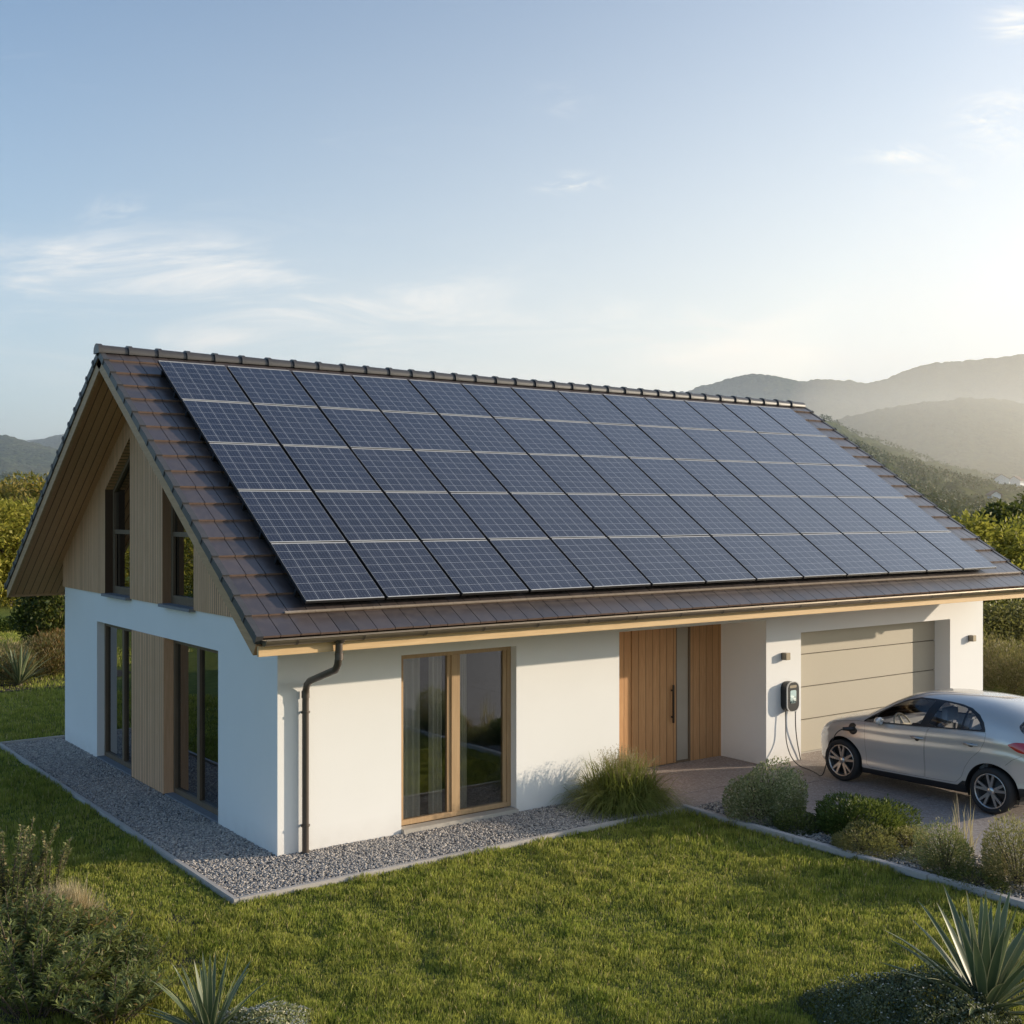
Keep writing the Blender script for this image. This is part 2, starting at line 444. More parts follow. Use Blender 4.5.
pic = t_.mix(t_.ramp(t_.math('ADD', t_.math('MULTIPLY', t_.math('SUBTRACT', vv[2], .20), 2.6), t_.math('MULTIPLY', nz, .9)), [(.30, 0.), (.62, 1.)]), (.03, .06, .06), (.55, .70, .68))
t_.l(pic, em.inputs['Base Color']); M['screen'] = t_.done(em.outputs[0])

# ================================================================== WORLD / SUN / CAMERA
SUN_AZ, SUN_EL = rad(115.5), rad(12.3)
sun_dir = Vector((math.sin(SUN_AZ)*math.cos(SUN_EL), math.cos(SUN_AZ)*math.cos(SUN_EL), math.sin(SUN_EL)))
def make_world():
    w = bpy.data.worlds.new('World'); sc.world = w; w.use_nodes = True
    T = NT.__new__(NT); T.t = w.node_tree; T.t.nodes.clear(); T.mat = None
    out = T.n('ShaderNodeOutputWorld')
    sky = T.n('ShaderNodeTexSky', sky_type='NISHITA'); sky.sun_disc = False
    sky.sun_elevation = SUN_EL; sky.sun_rotation = SUN_AZ; sky.altitude = 300
    sky.air_density = 1.0; sky.dust_density = 1.6; sky.ozone_density = 1.6
    d = T.coord('Generated')
    def dot(v):
        nd = T.n('ShaderNodeVectorMath', operation='DOT_PRODUCT'); T.l(d, nd.inputs[0]); nd.inputs[1].default_value = v; return nd.outputs['Value']
    r, f, u = dot(tuple(RT)), dot(tuple(FW)), T.xyz(d)[2]
    fpos = T.math('MAXIMUM', f, .05)
    # azimuth / elevation tangents of the sky direction (a gnomonic map of the sky dome around north-east)
    a = T.math('DIVIDE', r, fpos); e = T.math('DIVIDE', u, fpos)
    cb = T.n('ShaderNodeCombineXYZ'); T.l(a, cb.inputs[0]); T.l(e, cb.inputs[1])
    vec = cb.outputs[0]
    def sm(x, lo, hi): 
        nd = T.n('ShaderNodeMapRange', interpolation_type='SMOOTHSTEP'); T.l(x, nd.inputs[0]); nd.inputs[1].default_value = lo; nd.inputs[2].default_value = hi; return nd.outputs[0]
    def blob(ca, ce, wa, we):
        x = T.math('DIVIDE', T.math('SUBTRACT', a, ca), wa); y = T.math('DIVIDE', T.math('SUBTRACT', e, ce), we)
        q = T.math('ADD', T.math('MULTIPLY', x, x), T.math('MULTIPLY', y, y))
        return T.math('POWER', 2.718, T.math('MULTIPLY', q, -1.0))
    P = lambda px, py: ((px-512)/FPX, (511-py)/FPX)
    def mul(x, y): return T.math('MULTIPLY', x, y)
    def add(x, y): return T.math('ADD', x, y)
    # wisps: streaky noise
    rot = T.n('ShaderNodeMapping'); T.l(vec, rot.inputs[0]); rot.inputs['Rotation'].default_value = (0, 0, rad(-6)); rot.inputs['Scale'].default_value = (5., 26., 1.)
    n1 = T.noise(rot.outputs[0], 1.0, 9, .62, .9)
    rot2 = T.n('ShaderNodeMapping'); T.l(vec, rot2.inputs[0]); rot2.inputs['Rotation'].default_value = (0, 0, rad(14)); rot2.inputs['Scale'].default_value = (8., 20., 1.)
    n2 = T.noise(rot2.outputs[0], 1.6, 9, .65, 1.2)
    w1 = sm(n1, .40, .78); w2 = sm(n2, .42, .78)
    m = None
    for px, py, wx, wy, k in ((150, 268, 190, 34, 1.0), (340, 300, 190, 30, 1.0), (40, 285, 130, 30, .9), (260, 342, 220, 22, .7), (520, 325, 170, 26, .75), (820, 345, 330, 34, .9), (980, 330, 160, 34, .8), (600, 372, 500, 28, .5)):
        b = blob(*P(px, py), wx/FPX, wy/FPX); b = mul(b, k); m = b if m is None else T.math('MAXIMUM', m, b)
    c1 = mul(m, add(mul(w1, 1.45), .16))
    m2 = None
    for px, py, wx, wy, k in ((1008, 125, 40, 28, 2.6), (1016, 26, 26, 16, 1.8), (905, 153, 44, 10, 1.6), (573, 184, 26, 8, 2.4), (950, 175, 60, 25, .5), (118, 212, 40, 14, .7), (560, 100, 26, 14, .4)):
        b = blob(*P(px, py), wx/FPX, wy/FPX); b = mul(b, k); m2 = b if m2 is None else T.math('MAXIMUM', m2, b)
    c2 = mul(m2, w2)
    elsewhere = mul(mul(sm(n1, .58, .85), sm(e, .05, .2)), .10)
    cl = T.math('MINIMUM', add(add(mul(c1, .80), mul(c2, .62)), elsewhere), .85)
    front = sm(f, .1, .4); cl = mul(cl, front)
    # hazy brightening towards the sun side, low on the horizon
    sund = dot(tuple(sun_dir)); el0 = T.math('MAXIMUM', u, 0.0)
    low = T.math('POWER', 2.718, mul(el0, -4.6))
    warm = mul(low, sm(sund, -.45, .8))
    skyc = T.mix(1.0, sky.outputs[0], (.64, 1.0, 1.31), 'MULTIPLY')
    base = T.mix(mul(low, .80), skyc, (5.7, 6.8, 7.4))
    base = T.mix(T.math('MINIMUM', mul(warm, 1.3), .9), base, (9.2, 8.4, 6.9))
    aur = T.math('POWER', T.math('MAXIMUM', sund, 0.0), 3.0)
    base = T.mix(mul(aur, .74), base, T.mix(1.0, base, (7.2, 6.4, 5.2), 'ADD'))
    colr = T.mix(cl, base, T.mix(sm(a, -.4, .45), (7.0, 6.9, 6.7), (8.2, 7.8, 7.0)))
    bg = T.n('ShaderNodeBackground'); T.l(colr, bg.inputs[0]); bg.inputs[1].default_value = .15
    T.l(bg.outputs[0], out.inputs[0])
make_world()
sl = bpy.data.lights.new('sun', 'SUN'); sl.energy = 5.0; sl.angle = rad(.6); sl.color = (1., .845, .65)
so = bpy.data.objects.new('sun', sl); COL.objects.link(so); so.rotation_euler = (-sun_dir).to_track_quat('-Z', 'Y').to_euler(); so.location = (30, -20, 20)
cam = bpy.data.cameras.new('camera'); co = bpy.data.objects.new('camera', cam); COL.objects.link(co); sc.camera = co
co.location = CAM; co.rotation_euler = (math.pi/2, 0, -math.atan2(FW[0], FW[1]))
cam.sensor_width = 36; cam.lens = FPX/1024*36; cam.clip_end = 9000; cam.clip_start = .1; cam.shift_y = -1/1024
vs = sc.view_settings; vs.view_transform = 'Standard'; vs.look = 'None'; vs.exposure = 0; vs.gamma = 1
sc.cycles.use_denoising = True; sc.cycles.max_bounces = 8; sc.cycles.transparent_max_bounces = 12
sc.cycles.volume_bounces = 2; sc.cycles.sample_clamp_indirect = 6; sc.cycles.caustics_reflective = False; sc.cycles.caustics_refractive = False

# ================================================================== GROUND
def disc(name, rmax, mat, z=0.):
    rs = [0] + list(np.geomspace(4, rmax, 40)); n = 96; V = []; F = []
    for r in rs:
        for k in range(n): V.append((r*math.cos(2*math.pi*k/n), r*math.sin(2*math.pi*k/n), z - .015 if r < 60 else z-.015))
    for i in range(len(rs)-1):
        for k in range(n): F.append((i*n+k, i*n+(k+1) % n, (i+1)*n+(k+1) % n, (i+1)*n+k))
    me = bpy.data.meshes.new(name); me.from_pydata(V, [], F); return link(name, me, mat)
tag(disc('ground', 6000, M['ground']), kind='structure')

# gravel strip round the house (L shape), edging, pebbles
GX, GY = -1.06, -1.24            # outer edges of the strip
mb = MB(); mb.box(GX, 0.35, GY, 9.55, -.05, .006); mb.box(.35, 5.70, GY, .30, -.05, .006)
tag(mb.build('gravel_path', M['gravel']), kind='structure')
mb = MB()
mb.box(GX-.07, GX, GY-.07, 9.62, -.1, .045); mb.box(GX, 5.70, GY-.07, GY, -.1, .045); mb.box(GX, .25, 9.55, 9.62, -.1, .045)
tag(mb.build('path_edging', M['kerb'], bevel=.008), 'pale concrete edging strip between the lawn and the gravel path round the house', 'edging')

def ico():
    bm = bmesh.new(); bmesh.ops.create_icosphere(bm, subdivisions=1, radius=1)
    V = np.array([v.co[:] for v in bm.verts]); Fc = np.array([[v.index for v in f.verts] for f in bm.faces]); bm.free(); return V, Fc
ICO_V, ICO_F = ico()
def scatter_blobs(name, P, S, jitter=.25, smooth=True):
    """many small rounded stones / crowns: P (n,3) centres, S (n,3) radii"""
    n = len(P); nv = len(ICO_V)
    ang = rng.uniform(0, 2*np.pi, n); c, s = np.cos(ang), np.sin(ang)
    V = ICO_V[None] * (1 + jitter * rng.uniform(-1, 1, (n, nv, 1))) * S[:, None, :]
    X = V[..., 0]*c[:, None] - V[..., 1]*s[:, None]; Y = V[..., 0]*s[:, None] + V[..., 1]*c[:, None]
    V = np.stack([X, Y, V[..., 2]], -1) + P[:, None, :]
    F = (ICO_F[None] + (np.arange(n)*nv)[:, None, None]).reshape(-1, 3)
    return np_mesh(name, V.reshape(-1, 3), F, smooth)
def pebbles(rects, dens, r0, r1):
    Ps = []
    for x0, x1, y0, y1 in rects:
        n = int((x1-x0)*(y1-y0)*dens); Ps.append(np.stack([rng.uniform(x0, x1, n), rng.uniform(y0, y1, n), np.full(n, .008)], 1))
    P = np.concatenate(Ps); n = len(P); r = rng.uniform(r0, r1, n)
    S = np.stack([r*rng.uniform(.8, 1.35, n), r*rng.uniform(.7, 1.1, n), r*rng.uniform(.5, .8, n)], 1)
    P[:, 2] += rng.uniform(0, .012, n)
    return P, S
P1, S1 = pebbles([(GX+.02, 0, GY+.02, 9.5), (0, 5.66, GY+.02, -.01)], 2200, .010, .0185)
tag(link('pebbles', scatter_blobs('pebbles', P1, S1), M['pebble']), 'grey rounded pebbles filling the path along the house walls', 'pebbles', kind='stuff')

# driveway slabs and planting bed
mb = MB()
slabs = [(5.72, 8.90, -.62, 1.12), (5.72, 8.9, -1.235, -.632), (8.912, 12.4, -2.9, .34), (12.412, 16.2, -2.9, .34), (7.05, 8.9, -2.9, -1.247),
         (7.05, 9.9, -6.2, -2.912), (9.912, 12.4, -6.2, -2.912), (12.412, 16.2, -6.2, -2.912), (7.05, 9.9, -10.5, -6.212), (9.912, 16.2, -10.5, -6.212), (7.05, 16.2, -30, -10.512)]
for x0, x1, y0, y1 in slabs: mb.box(x0, x1, y0, y1, -.1, .012)
tag(mb.build('driveway', M['slab'], bevel=.004), kind='structure')
mb = MB(); mb.box(5.70, 16.3, -30, 1.12, -.14, -.004); tag(mb.build('driveway_joint', M['steel_dark']), kind='structure')
mb = MB(); mb.box(5.80, 7.05, -10.5, -1.25, -.12, .004); tag(mb.build('planting_bed', M['bed']), kind='structure')
P2, S2 = pebbles([(5.82, 7.04, -8.5, -1.27)], 1100, .010, .020)
tag(link('bed_gravel', scatter_blobs('bed_gravel', P2, S2), M['pebble_pale']), 'pale gravel between the shrubs of the planting bed beside the driveway', 'gravel', kind='stuff')
mb = MB()
for i in range(10):
    y1 = -1.31 - i*1.0; mb.box(5.70, 5.80, y1-.992, y1, -.1, .07)
mb.box(5.70, 5.80, -1.302, -1.24, -.1, .07)
tag(mb.build('bed_edging', M['kerb'], bevel=.008), 'pale concrete edging between the lawn and the planting bed by the driveway', 'edging')

# lawn blades
def lawn():
    def inside(P):
        x, y = P[:, 0], P[:, 1]
        k = (x > GX-.08) & (y > GY-.08) & (y < 9.63)
        k |= (x > 5.69)
        return ~k
    rel = []
    # (rectangle in forward/right space) density falls off with distance
    out = []
    for d0, d1, dens in ((8.6, 12, 4600), (12, 15, 3000), (15, 20, 1500), (20, 28, 650), (28, 44, 220)):
        hw = d1 * 0.47 + .5
        n = int((d1-d0)*2*hw*dens); D = rng.uniform(d0, d1, n); s = rng.uniform(-hw, hw, n)
        P = CAM[None, :2] + D[:, None]*FW[None, :2] + s[:, None]*RT[None, :2]
        P = P[inside(P)]; out.append(np.column_stack([P, np.full(len(P), (d0+d1)/2)]))
    Q = np.concatenate(out); n = len(Q)
    tuft = np.clip((fbm(Q[:, 0]*2.3, Q[:, 1]*2.3, 3, 5)-.28)/.34, 0, 1); ty = fbm(Q[:, 0]*11, Q[:, 1]*11, 2, 9)
    h = np.clip(.012 + .052*tuft + .045*(ty-.30), .010, None) * rng.uniform(.6, 1.35, n) * (1 + .02*(Q[:, 2]-10))
    w = rng.uniform(.0022, .0046, n) * (Q[:, 2]/11)
    a = rng.uniform(0, 2*np.pi, n); lean = rng.uniform(.05, .6, n)*h; b = a + rng.normal(0, .9, n)
    wx, wy = np.cos(a)*w, np.sin(a)*w; lx, ly = np.cos(b+1.57)*lean, np.sin(b+1.57)*lean
    x, y = Q[:, 0], Q[:, 1]; z0 = np.full(n, -.015)
    V = np.stack([np.stack([x-wx, y-wy, z0], 1), np.stack([x+wx, y+wy, z0], 1),
                  np.stack([x+wx*.7+lx*.4, y+wy*.7+ly*.4, h*.6], 1), np.stack([x+lx, y+ly, h], 1), np.stack([x-wx*.7+lx*.4, y-wy*.7+ly*.4, h*.6], 1)], 1).reshape(-1, 3)
    F = (np.arange(n)*5)[:, None] + np.array([[0, 1, 2, 3, 4]])
    me = np_mesh('lawn_grass', V, F)
    print('blades', n)
    tag(link('lawn_grass', me, M['grass']), 'short mown green lawn in front of and beside the house', 'grass', kind='stuff')
lawn()

# ================================================================== HOUSE
SL = .669; ANG = math.atan(SL); CA, SA = math.cos(ANG), math.sin(ANG)
EY, EZ, YC = -1.15, 2.86, 4.625
LEN = (YC - EY)/CA
RX0, RX1 = -.75, 15.30
def rf(x, v, h=0., back=False):
    """point on the roof: x along the ridge, v up the slope from the eave, h above the surface"""
    y = EY + v*CA - h*SA; z = EZ + v*SA + h*CA
    return (x, 2*YC - y if back else y, z)
house = empty('house', (0, 0, 0), label='white rendered gabled house with brown tiled roof covered in solar panels', cat='house')

# walls
T = .30
mb = MB()
mb.box(0, 1.78, 0, T, 0, 2.8); mb.box(1.78, 3.68, 0, T, 2.38, 2.8); mb.box(3.68, 5.62, 0, T, 0, 2.8)
mb.box(5.62, 8.90, 0, T, 2.46, 2.8)
mb.box(5.32, 5.62, T, 1.18, 0, 2.8); mb.box(8.90, 9.2, T, 1.18, 0, 2.8)
mb.box(8.90, 9.78, 0, T, 0, 2.8); mb.box(14.15, 15.26, 0, T, 0, 2.8); mb.box(9.78, 14.15, 0, T, 2.20, 2.8)
mb.box(9.72, 9.78, T, .42, 0, 2.2); mb.box(14.15, 14.3, T, .42, 0, 2.2)
# gable side (x = 0)
mb.box(0, T, T, 1.89, 0, 2.88); mb.box(0, T, 7.30, 9.25, 0, 2.88); mb.box(0, T, 1.89, 7.30, 2.385, 2.88)
mb.box(T, 15.26, 8.95, 9.25, 0, 3.3)            # rear wall
# right gable
mb.prism([(T, 0), (8.95, 0), (8.95, 3.0), (YC, 6.3), (T, 3.0)], 0, 14.96, 15.26)
mb.build('wall', M['render'], house)
# walls inside
mb = MB()
mb.box(T, 14.96, T+1.2, 8.95, 2.62, 2.80); mb.box(T, 5.3, 4.4, 4.5, 0, 2.6); mb.box(5.2, 5.3, 1.13, 8.95, 0, 2.6)
mb.box(T, 5.3, T, T+1.19, 2.62, 2.80); mb.prism([(.6, 2.82), (8.6, 2.82), (8.6, 3.4), (YC, 6.05), (.6, 3.4)], 0, 3.0, 3.1)
mb.build('inner_wall', M['inner'], house)
mb = MB(); mb.box(T, 5.2, T, 8.95, -.05, .05); mb.build('floor', M['inner_floor'], house)

# gable cladding with its two tall openings
def soff(y):   # underside of the roof above the wall
    v = (y - EY) if y < YC else (2*YC - y - EY)
    return EZ + SL*v - .20
mb = MB(); A0, A1 = -.03, .27; ZB = 2.885
def band(poly): mb.prism(poly, 0, A0, A1)
band([(-.03, ZB), (2.72, ZB), (2.72, soff(2.72)), (-.03, soff(-.03))])
band([(2.72, 4.81), (3.98, 5.65), (3.98, soff(3.98)), (2.72, soff(2.72))])
band([(3.98, ZB), (5.48, ZB), (5.48, soff(5.48)), (YC, soff(YC)), (3.98, soff(3.98))])
band([(5.48, 5.49), (6.75, 4.66), (6.75, soff(6.75)), (5.48, soff(5.48))])
band([(6.75, ZB), (9.28, ZB), (9.28, soff(9.28)), (6.75, soff(6.75))])
mb.box(-.022, .28, 3.95, 5.42, .03, 2.383)
mb.build('gable_cladding', M['cladding'], house)

def frame_poly(name, poly, x0, x1, w, mat, parent):
    """a frame of width w inside polygon poly (y,z), between x0 and x1"""
    n = len(poly); cy = sum(p[0] for p in poly)/n; cz = sum(p[1] for p in poly)/n
    P = [Vector((p[0], p[1])) for p in poly]; inner = []
    area = sum(P[i].x*P[(i+1) % n].y - P[(i+1) % n].x*P[i].y for i in range(n)); sgn = 1 if area > 0 else -1
    lines = []
    for i in range(n):
        a, b = P[i], P[(i+1) % n]; d = (b-a).normalized(); nn = Vector((-d.y, d.x))*sgn
        lines.append((a + nn*w, d))
    for i in range(n):
        (p, d), (q, e) = lines[i-1], lines[i]
        cr = d.x*e.y - d.y*e.x; tt = ((q-p).x*e.y - (q-p).y*e.x)/cr; inner.append(p + d*tt)
    m = MB()
    for i in range(n):
        j = (i+1) % n
        q = [P[i], P[j], inner[j], inner[i]]
        m.hexa([(x0, *q[0]), (x0, *q[1]), (x0, *q[2]), (x0, *q[3]), (x1, *q[0]), (x1, *q[1]), (x1, *q[2]), (x1, *q[3])])
    o = m.build(name, mat, parent)
    return o, inner
def gable_window(poly, zt, y_mull, label):
    fr, inn = frame_poly('gable_window', poly, .10, .19, .075, M['frame_dark'], house)
    tag(fr, label)
    ys = [p.x for p in inn]; zs = [p.y for p in inn]
    m = MB(); m.box(.105, .188, min(ys), max(ys), zt-.035, zt+.035)
    m.box(.092, .13, min(ys)+.01, min(ys)+.05, min(zs), zt-.035); m.box(.092, .13, max(ys)-.05, max(ys)-.01, min(zs), zt-.035)
    m.box(.092, .13, min(ys)+.05, max(ys)-.05, min(zs), min(zs)+.05)
    m.build('transom', M['frame_dark'], fr)
    m = MB(); m.prism([(p.x, p.y) for p in inn], 0, .138, .145); m.build('pane', M['glass_dim'], fr)
    m = MB(); m.box(-.10, .095, poly[0][0], poly[1][0], 2.86, 2.905); 
    s = m.build('sill', M['sill'], fr)
gable_window([(5.48, 2.905), (6.75, 2.905), (6.75, 4.66), (5.48, 5.49)], 3.95, 0, 'tall gable window with sloping head, further from the front corner')
gable_window([(2.72, 2.905), (3.98, 2.905), (3.98, 5.65), (2.72, 4.81)], 3.95, 0, 'tall gable window with sloping head, closer to the front corner')
def gable_door(y0, y1, label, ym):
    fr, inn = frame_poly('terrace_window', [(y0, .04), (y1, .04), (y1, 2.38), (y0, 2.38)], .13, .225, .075, M['frame_dark'], house)
    tag(fr, label)
    m = MB(); m.box(.132, .223, ym-.05, ym+.05, .115, 2.305)
    m.build('mullion', M['frame_dark'], fr)
    for a, b in ((y0+.075, ym-.05), (ym+.05, y1-.075)):
        m = MB(); m.box(.172, .179, a, b, .115, 2.305); m.build('pane', M['glass_dim'], fr)
    m = MB(); m.box(-.005, .13, y0, y1, -.02, .038); m.build('threshold', M['sill'], fr)
gable_door(5.42, 7.30, 'dark framed floor length window left of the timber pillar', 6.3)
gable_door(1.89, 3.95, 'dark framed floor length window right of the timber pillar', 2.95)

# patio window in the front wall
pw, PX0, PX1 = None, 1.78, 3.68
m = MB()
m.box(PX0, PX0+.07, .13, .22, .075, 2.38); m.box(PX1-.07, PX1, .13, .22, .075, 2.38); m.box(PX0+.07, PX1-.07, .13, .22, 2.31, 2.38); m.box(PX0+.07, PX1-.07, .13, .22, .075, .145)
m.box(2.66, 2.80, .125, .225, .145, 2.31)
m.box(2.60, 2.66, .145, .205, .145, 2.31); m.box(PX1-.13, PX1-.07, .145, .205, .145, 2.31); m.box(PX0+.07, PX0+.12, .145, .205, .145, 2.31)
pw = m.build('patio_window', M['frame_oak'], house, bevel=.004); tag(pw, 'oak framed two pane patio window in the front wall')
for a, b in ((PX0+.12, 2.60), (2.80, PX1-.13)):
    m = MB(); m.box(a, b, .17, .177, .145, 2.31); m.build('pane', M['glass'], pw)
m = MB(); m.box(PX0, PX1, -.06, .125, -.02, .07); m.build('sill', M['sill_pale'], pw, bevel=.006)

# entrance: cedar boards, wide door, sidelight
DY = 1.04
for a, b in ((5.62, 6.795), (8.155, 8.90)):
    m = MB(); m.box(a, b, DY, DY+.10, .012, 2.46); m.build('entrance_cladding', M['door_boards'], house)
m = MB(); m.box(6.80, 7.80, DY-.012, DY+.07, .03, 2.46); fd = m.build('front_door', M['door_boards'], house); tag(fd, 'wide cedar board front door with long bar handle')
m = MB(); m.box(7.675, 7.705, DY-.080, DY-.05, .72, 1.36); m.box(7.68, 7.70, DY-.05, DY-.012, .80, .83); m.box(7.68, 7.70, DY-.05, DY-.012, 1.25, 1.28)
m.build('handle', M['steel_dark'], fd, bevel=.004)
m = MB(); m.box(7.805, 7.825, DY-.01, DY+.09, .012, 2.46); m.box(8.115, 8.15, DY-.005, DY+.09, .012, 2.46); m.box(7.825, 8.115, DY, DY+.09, .012, .05); m.box(7.825, 8.115, DY, DY+.09, 2.40, 2.46)
sl_ = m.build('sidelight', M['frame_dark'], house)
m = MB(); m.box(7.825, 8.115, DY+.02, DY+.03, .05, 2.40); m.build('pane', M['frosted'], sl_)
m = MB(); m.box(5.3, 9.2, DY+.11, DY+.2, 0, 2.6); m.build('entrance_backing', M['inner'], house)
m = MB(); m.box(5.62, 8.90, .30, DY, 2.47, 2.52); m.build('porch_ceiling', M['soffit'], house)

# garage door: four panels with thin shadow gaps
m = MB()
zz = [.02, .60, 1.18, 1.76, 2.20]
for a, b in zip(zz[:-1], zz[1:]): m.box(9.78, 14.15, .34, .38, a+.007, b-.007)
gd = m.build('garage_door', M['garage'], house, bevel=.005)
m = MB(); m.box(9.78, 14.15, .375, .40, .02, 2.2); m.build('door_backing', M['steel_dark'], gd)
m = MB(); m.box(9.78, 14.15, .30, .345, .0, .03); m.build('garage_threshold', M['sill_pale'], house)

# roof
def slab(mb_, x0, x1, v0, v1, h0, h1, back=False, mi=0):
    p = [rf(x0, v0, h0, back), rf(x1, v0, h0, back), rf(x1, v1, h0, back), rf(x0, v1, h0, back), rf(x0, v0, h1, back), rf(x1, v0, h1, back), rf(x1, v1, h1, back), rf(x0, v1, h1, back)]
    mb_.hexa(p, mi)
def tile_at(mb_, x0, x1, v0, v1, back, lift):
    """one flat interlocking tile, lower edge raised over the course below"""
    h = .036 + lift; t_ = .028
    p = [rf(x0, v0, h-t_, back), rf(x1, v0, h-t_, back), rf(x1, v1+.03, -.012, back), rf(x0, v1+.03, -.012, back),
         rf(x0, v0, h, back), rf(x1, v0, h, back), rf(x1, v1+.03, .004, back), rf(x0, v1+.03, .004, back)]
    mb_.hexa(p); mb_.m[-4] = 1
mb = MB(); NC = 18; PV = .39; TW = .2505
for back in (False, True):
    for c in range(NC):
        v0 = c*PV; v1 = min(v0+PV, LEN-.02)
        if v1 - v0 < .06: continue
        nt_ = int(round((RX1-RX0)/TW)); tw = (RX1-RX0)/nt_
        for i in range(nt_):
            if not back and c > 2 and c < 16 and .35 < (i+.5)*tw+RX0-.2 and (i+1)*tw+RX0 < 13.9: continue   # wholly hidden under the array
            tile_at(mb, RX0+i*tw+.0045, RX0+(i+1)*tw-.0045, v0, v1, back, R_.uniform(-.002, .003))
roof = mb.build('roof', [M['tile'], M['lit_tile_edge']], house); tag(roof, 'brown flat clay tile roof')
mb = MB()
for back in (False, True):
    slab(mb, RX0+.01, RX1-.01, 0.02, LEN-.02, -.10, -.022, back)
mb.build('roof_deck', M['steel_dark'], roof)
mb = MB()
for back in (False, True):
    slab(mb, RX0+.03, RX1-.03, 0.03, LEN-.01, -.20, -.105, back)
mb.build('soffit', M['soffit'], roof)
for back in (False, True):
    for x0, x1 in ((RX0-.026, RX0+.028), (RX1-.028, RX1+.026)):
        mb = MB(); slab(mb, x0, x1, 0.0, LEN+.03, -.235, -.080, back); mb.build('barge_board', M['barge'], roof)
for back in (False, True):
    for s, x in ((-1, RX0), (1, RX1)):
        mb = MB()
        for c in range(NC):
            v0 = c*PV; v1 = min(v0+PV, LEN)
            if v1 - v0 < .06: continue
            xa, xb = (x-.045, x+.035) if s < 0 else (x-.035, x+.045)
            p = [rf(xa, v0-.01, -.065, back), rf(xb, v0-.01, -.065, back), rf(xb, v1+.02, -.075, back), rf(xa, v1+.02, -.075, back),
                 rf(xa, v0-.01, .044, back), rf(xb, v0-.01, .044, back), rf(xb, v1+.02, .018, back), rf(xa, v1+.02, .018, back)]
            mb.hexa(p)
            xa, xb = (x-.056, x-.046) if s < 0 else (x+.046, x+.056)
            slab(mb, xa, xb, v0-.012, v0+.05, -.06, .05, back)
        mb.build('verge', M['verge'], roof)
# ridge tiles
mb = MB(); zr = EZ + SL*(YC-EY); xr = RX0-.05
def halfround(x0, x1, r0, r1, z):
    n = 12; v = []
    for x, r in ((x0, r0), (x1, r1)):
        for k in range(n+1):
            a = math.pi*(k/n)*1.16 - .08*math.pi; v.append((x, YC + r*math.cos(a)*1.05, z + r*math.sin(a)*.95))
    f = [(k, k+1, n+2+k, n+1+k) for k in range(n)]
    mb.add(v, f, 0, True); mb.add(v[:n+1], [tuple(range(n+1))], 0); mb.add(v[n+1:], [tuple(range(n+1))[::-1]], 0)
while xr < RX1 - .05:
    x1 = min(xr+.46, RX1+.03)
    halfround(xr, x1, .112, .100, zr-.005); halfround(xr-.022, xr+.045, .128, .128, zr-.005)
    xr = x1
mb.build('ridge', M['ridge'], roof)
# pale strip added to stand for the sunlit lower edge of the second course
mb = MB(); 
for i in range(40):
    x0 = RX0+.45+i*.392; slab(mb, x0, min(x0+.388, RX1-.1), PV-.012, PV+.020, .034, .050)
mb.build('lit_course_edge', M['strip'], roof)
mb = MB(); mb.box(RX0-.01, RX1+.01, -1.135, -1.095, 2.655, 2.775); fa = mb.build('fascia', M['fascia'], roof, bevel=.004)
mb = MB(); mb.box(RX0-.01, RX1+.01, 2*YC+1.095, 2*YC+1.135, 2.655, 2.775); mb.build('fascia', M['barge'], roof)
# gutter: half-round channel with beads, end cap and brackets
mb = MB(); gy, gz_, gr = -1.215, 2.845, .068; n = 12; gx0, gx1 = RX0+.02, RX1
prof = [(gy - gr*math.cos(math.pi*k/n), gz_ - gr*math.sin(math.pi*k/n)) for k in range(n+1)]
prof_i = [(gy - (gr-.006)*math.cos(math.pi*k/n), gz_ - (gr-.006)*math.sin(math.pi*k/n)) for k in range(n+1)]
for a, b in zip(range(n), range(1, n+1)):
    mb.add([(gx0, *prof[a]), (gx1, *prof[a]), (gx1, *prof[b]), (gx0, *prof[b])], [(0, 1, 2, 3)], 0, True)
    mb.add([(gx0, *prof_i[a]), (gx1, *prof_i[a]), (gx1, *prof_i[b]), (gx0, *prof_i[b])], [(3, 2, 1, 0)], 0, True)
mb.tube([(gx0, gy-gr, gz_), (gx1, gy-gr, gz_)], .010, 8)
mb.add([(gx0, *p) for p in prof], [tuple(range(n+1))], 0)
gut = mb.build('gutter', M['gutter'], roof)
for i in range(19):
    mb = MB(); x = -.35 + i*.86
    pr = [(gy - (gr+.006)*math.cos(math.pi*k/n), gz_ - (gr+.006)*math.sin(math.pi*k/n)) for k in range(n+1)]
    for a in range(n): mb.add([(x, *pr[a]), (x+.022, *pr[a]), (x+.022, *pr[a+1]), (x, *pr[a+1])], [(0, 1, 2, 3)])
    mb.build('gutter_bracket', M['pipe'], roof)
# downpipe
dp = MB()
dx = .22
dp.tube([(dx, gy+.01, 2.80), (dx, gy+.01, 2.76)], [.085, .06], 16)
dp.tube([(dx, gy+.01, 2.77), (dx, gy+.02, 2.60), (dx+.002, gy+.05, 2.50), (dx+.01, gy+.12, 2.43), (.335, -.22, 2.19), (.343, -.12, 2.13), (.345, -.085, 2.06), (.345, -.075, 1.9), (.345, -.075, .02)], .043, 16)
dp.tube([(dx, gy+.012, 2.635), (dx, gy+.012, 2.56)], .050, 16); dp.tube([(.345, -.075, 2.05), (.345, -.075, 1.96)], .050, 16)
dpo = dp.build('downpipe', M['pipe'], house)
for z in (1.78, .36):
    m = MB(); m.tube([(.345, -.075, z-.012), (.345, -.075, z+.012)], .052, 16); m.box(.285, .405, -.078, -.072, z-.012, z+.012); m.box(.33, .36, -.03, 0.0, z-.01, z+.01)
    m.build('pipe_bracket', M['pipe'], dpo)

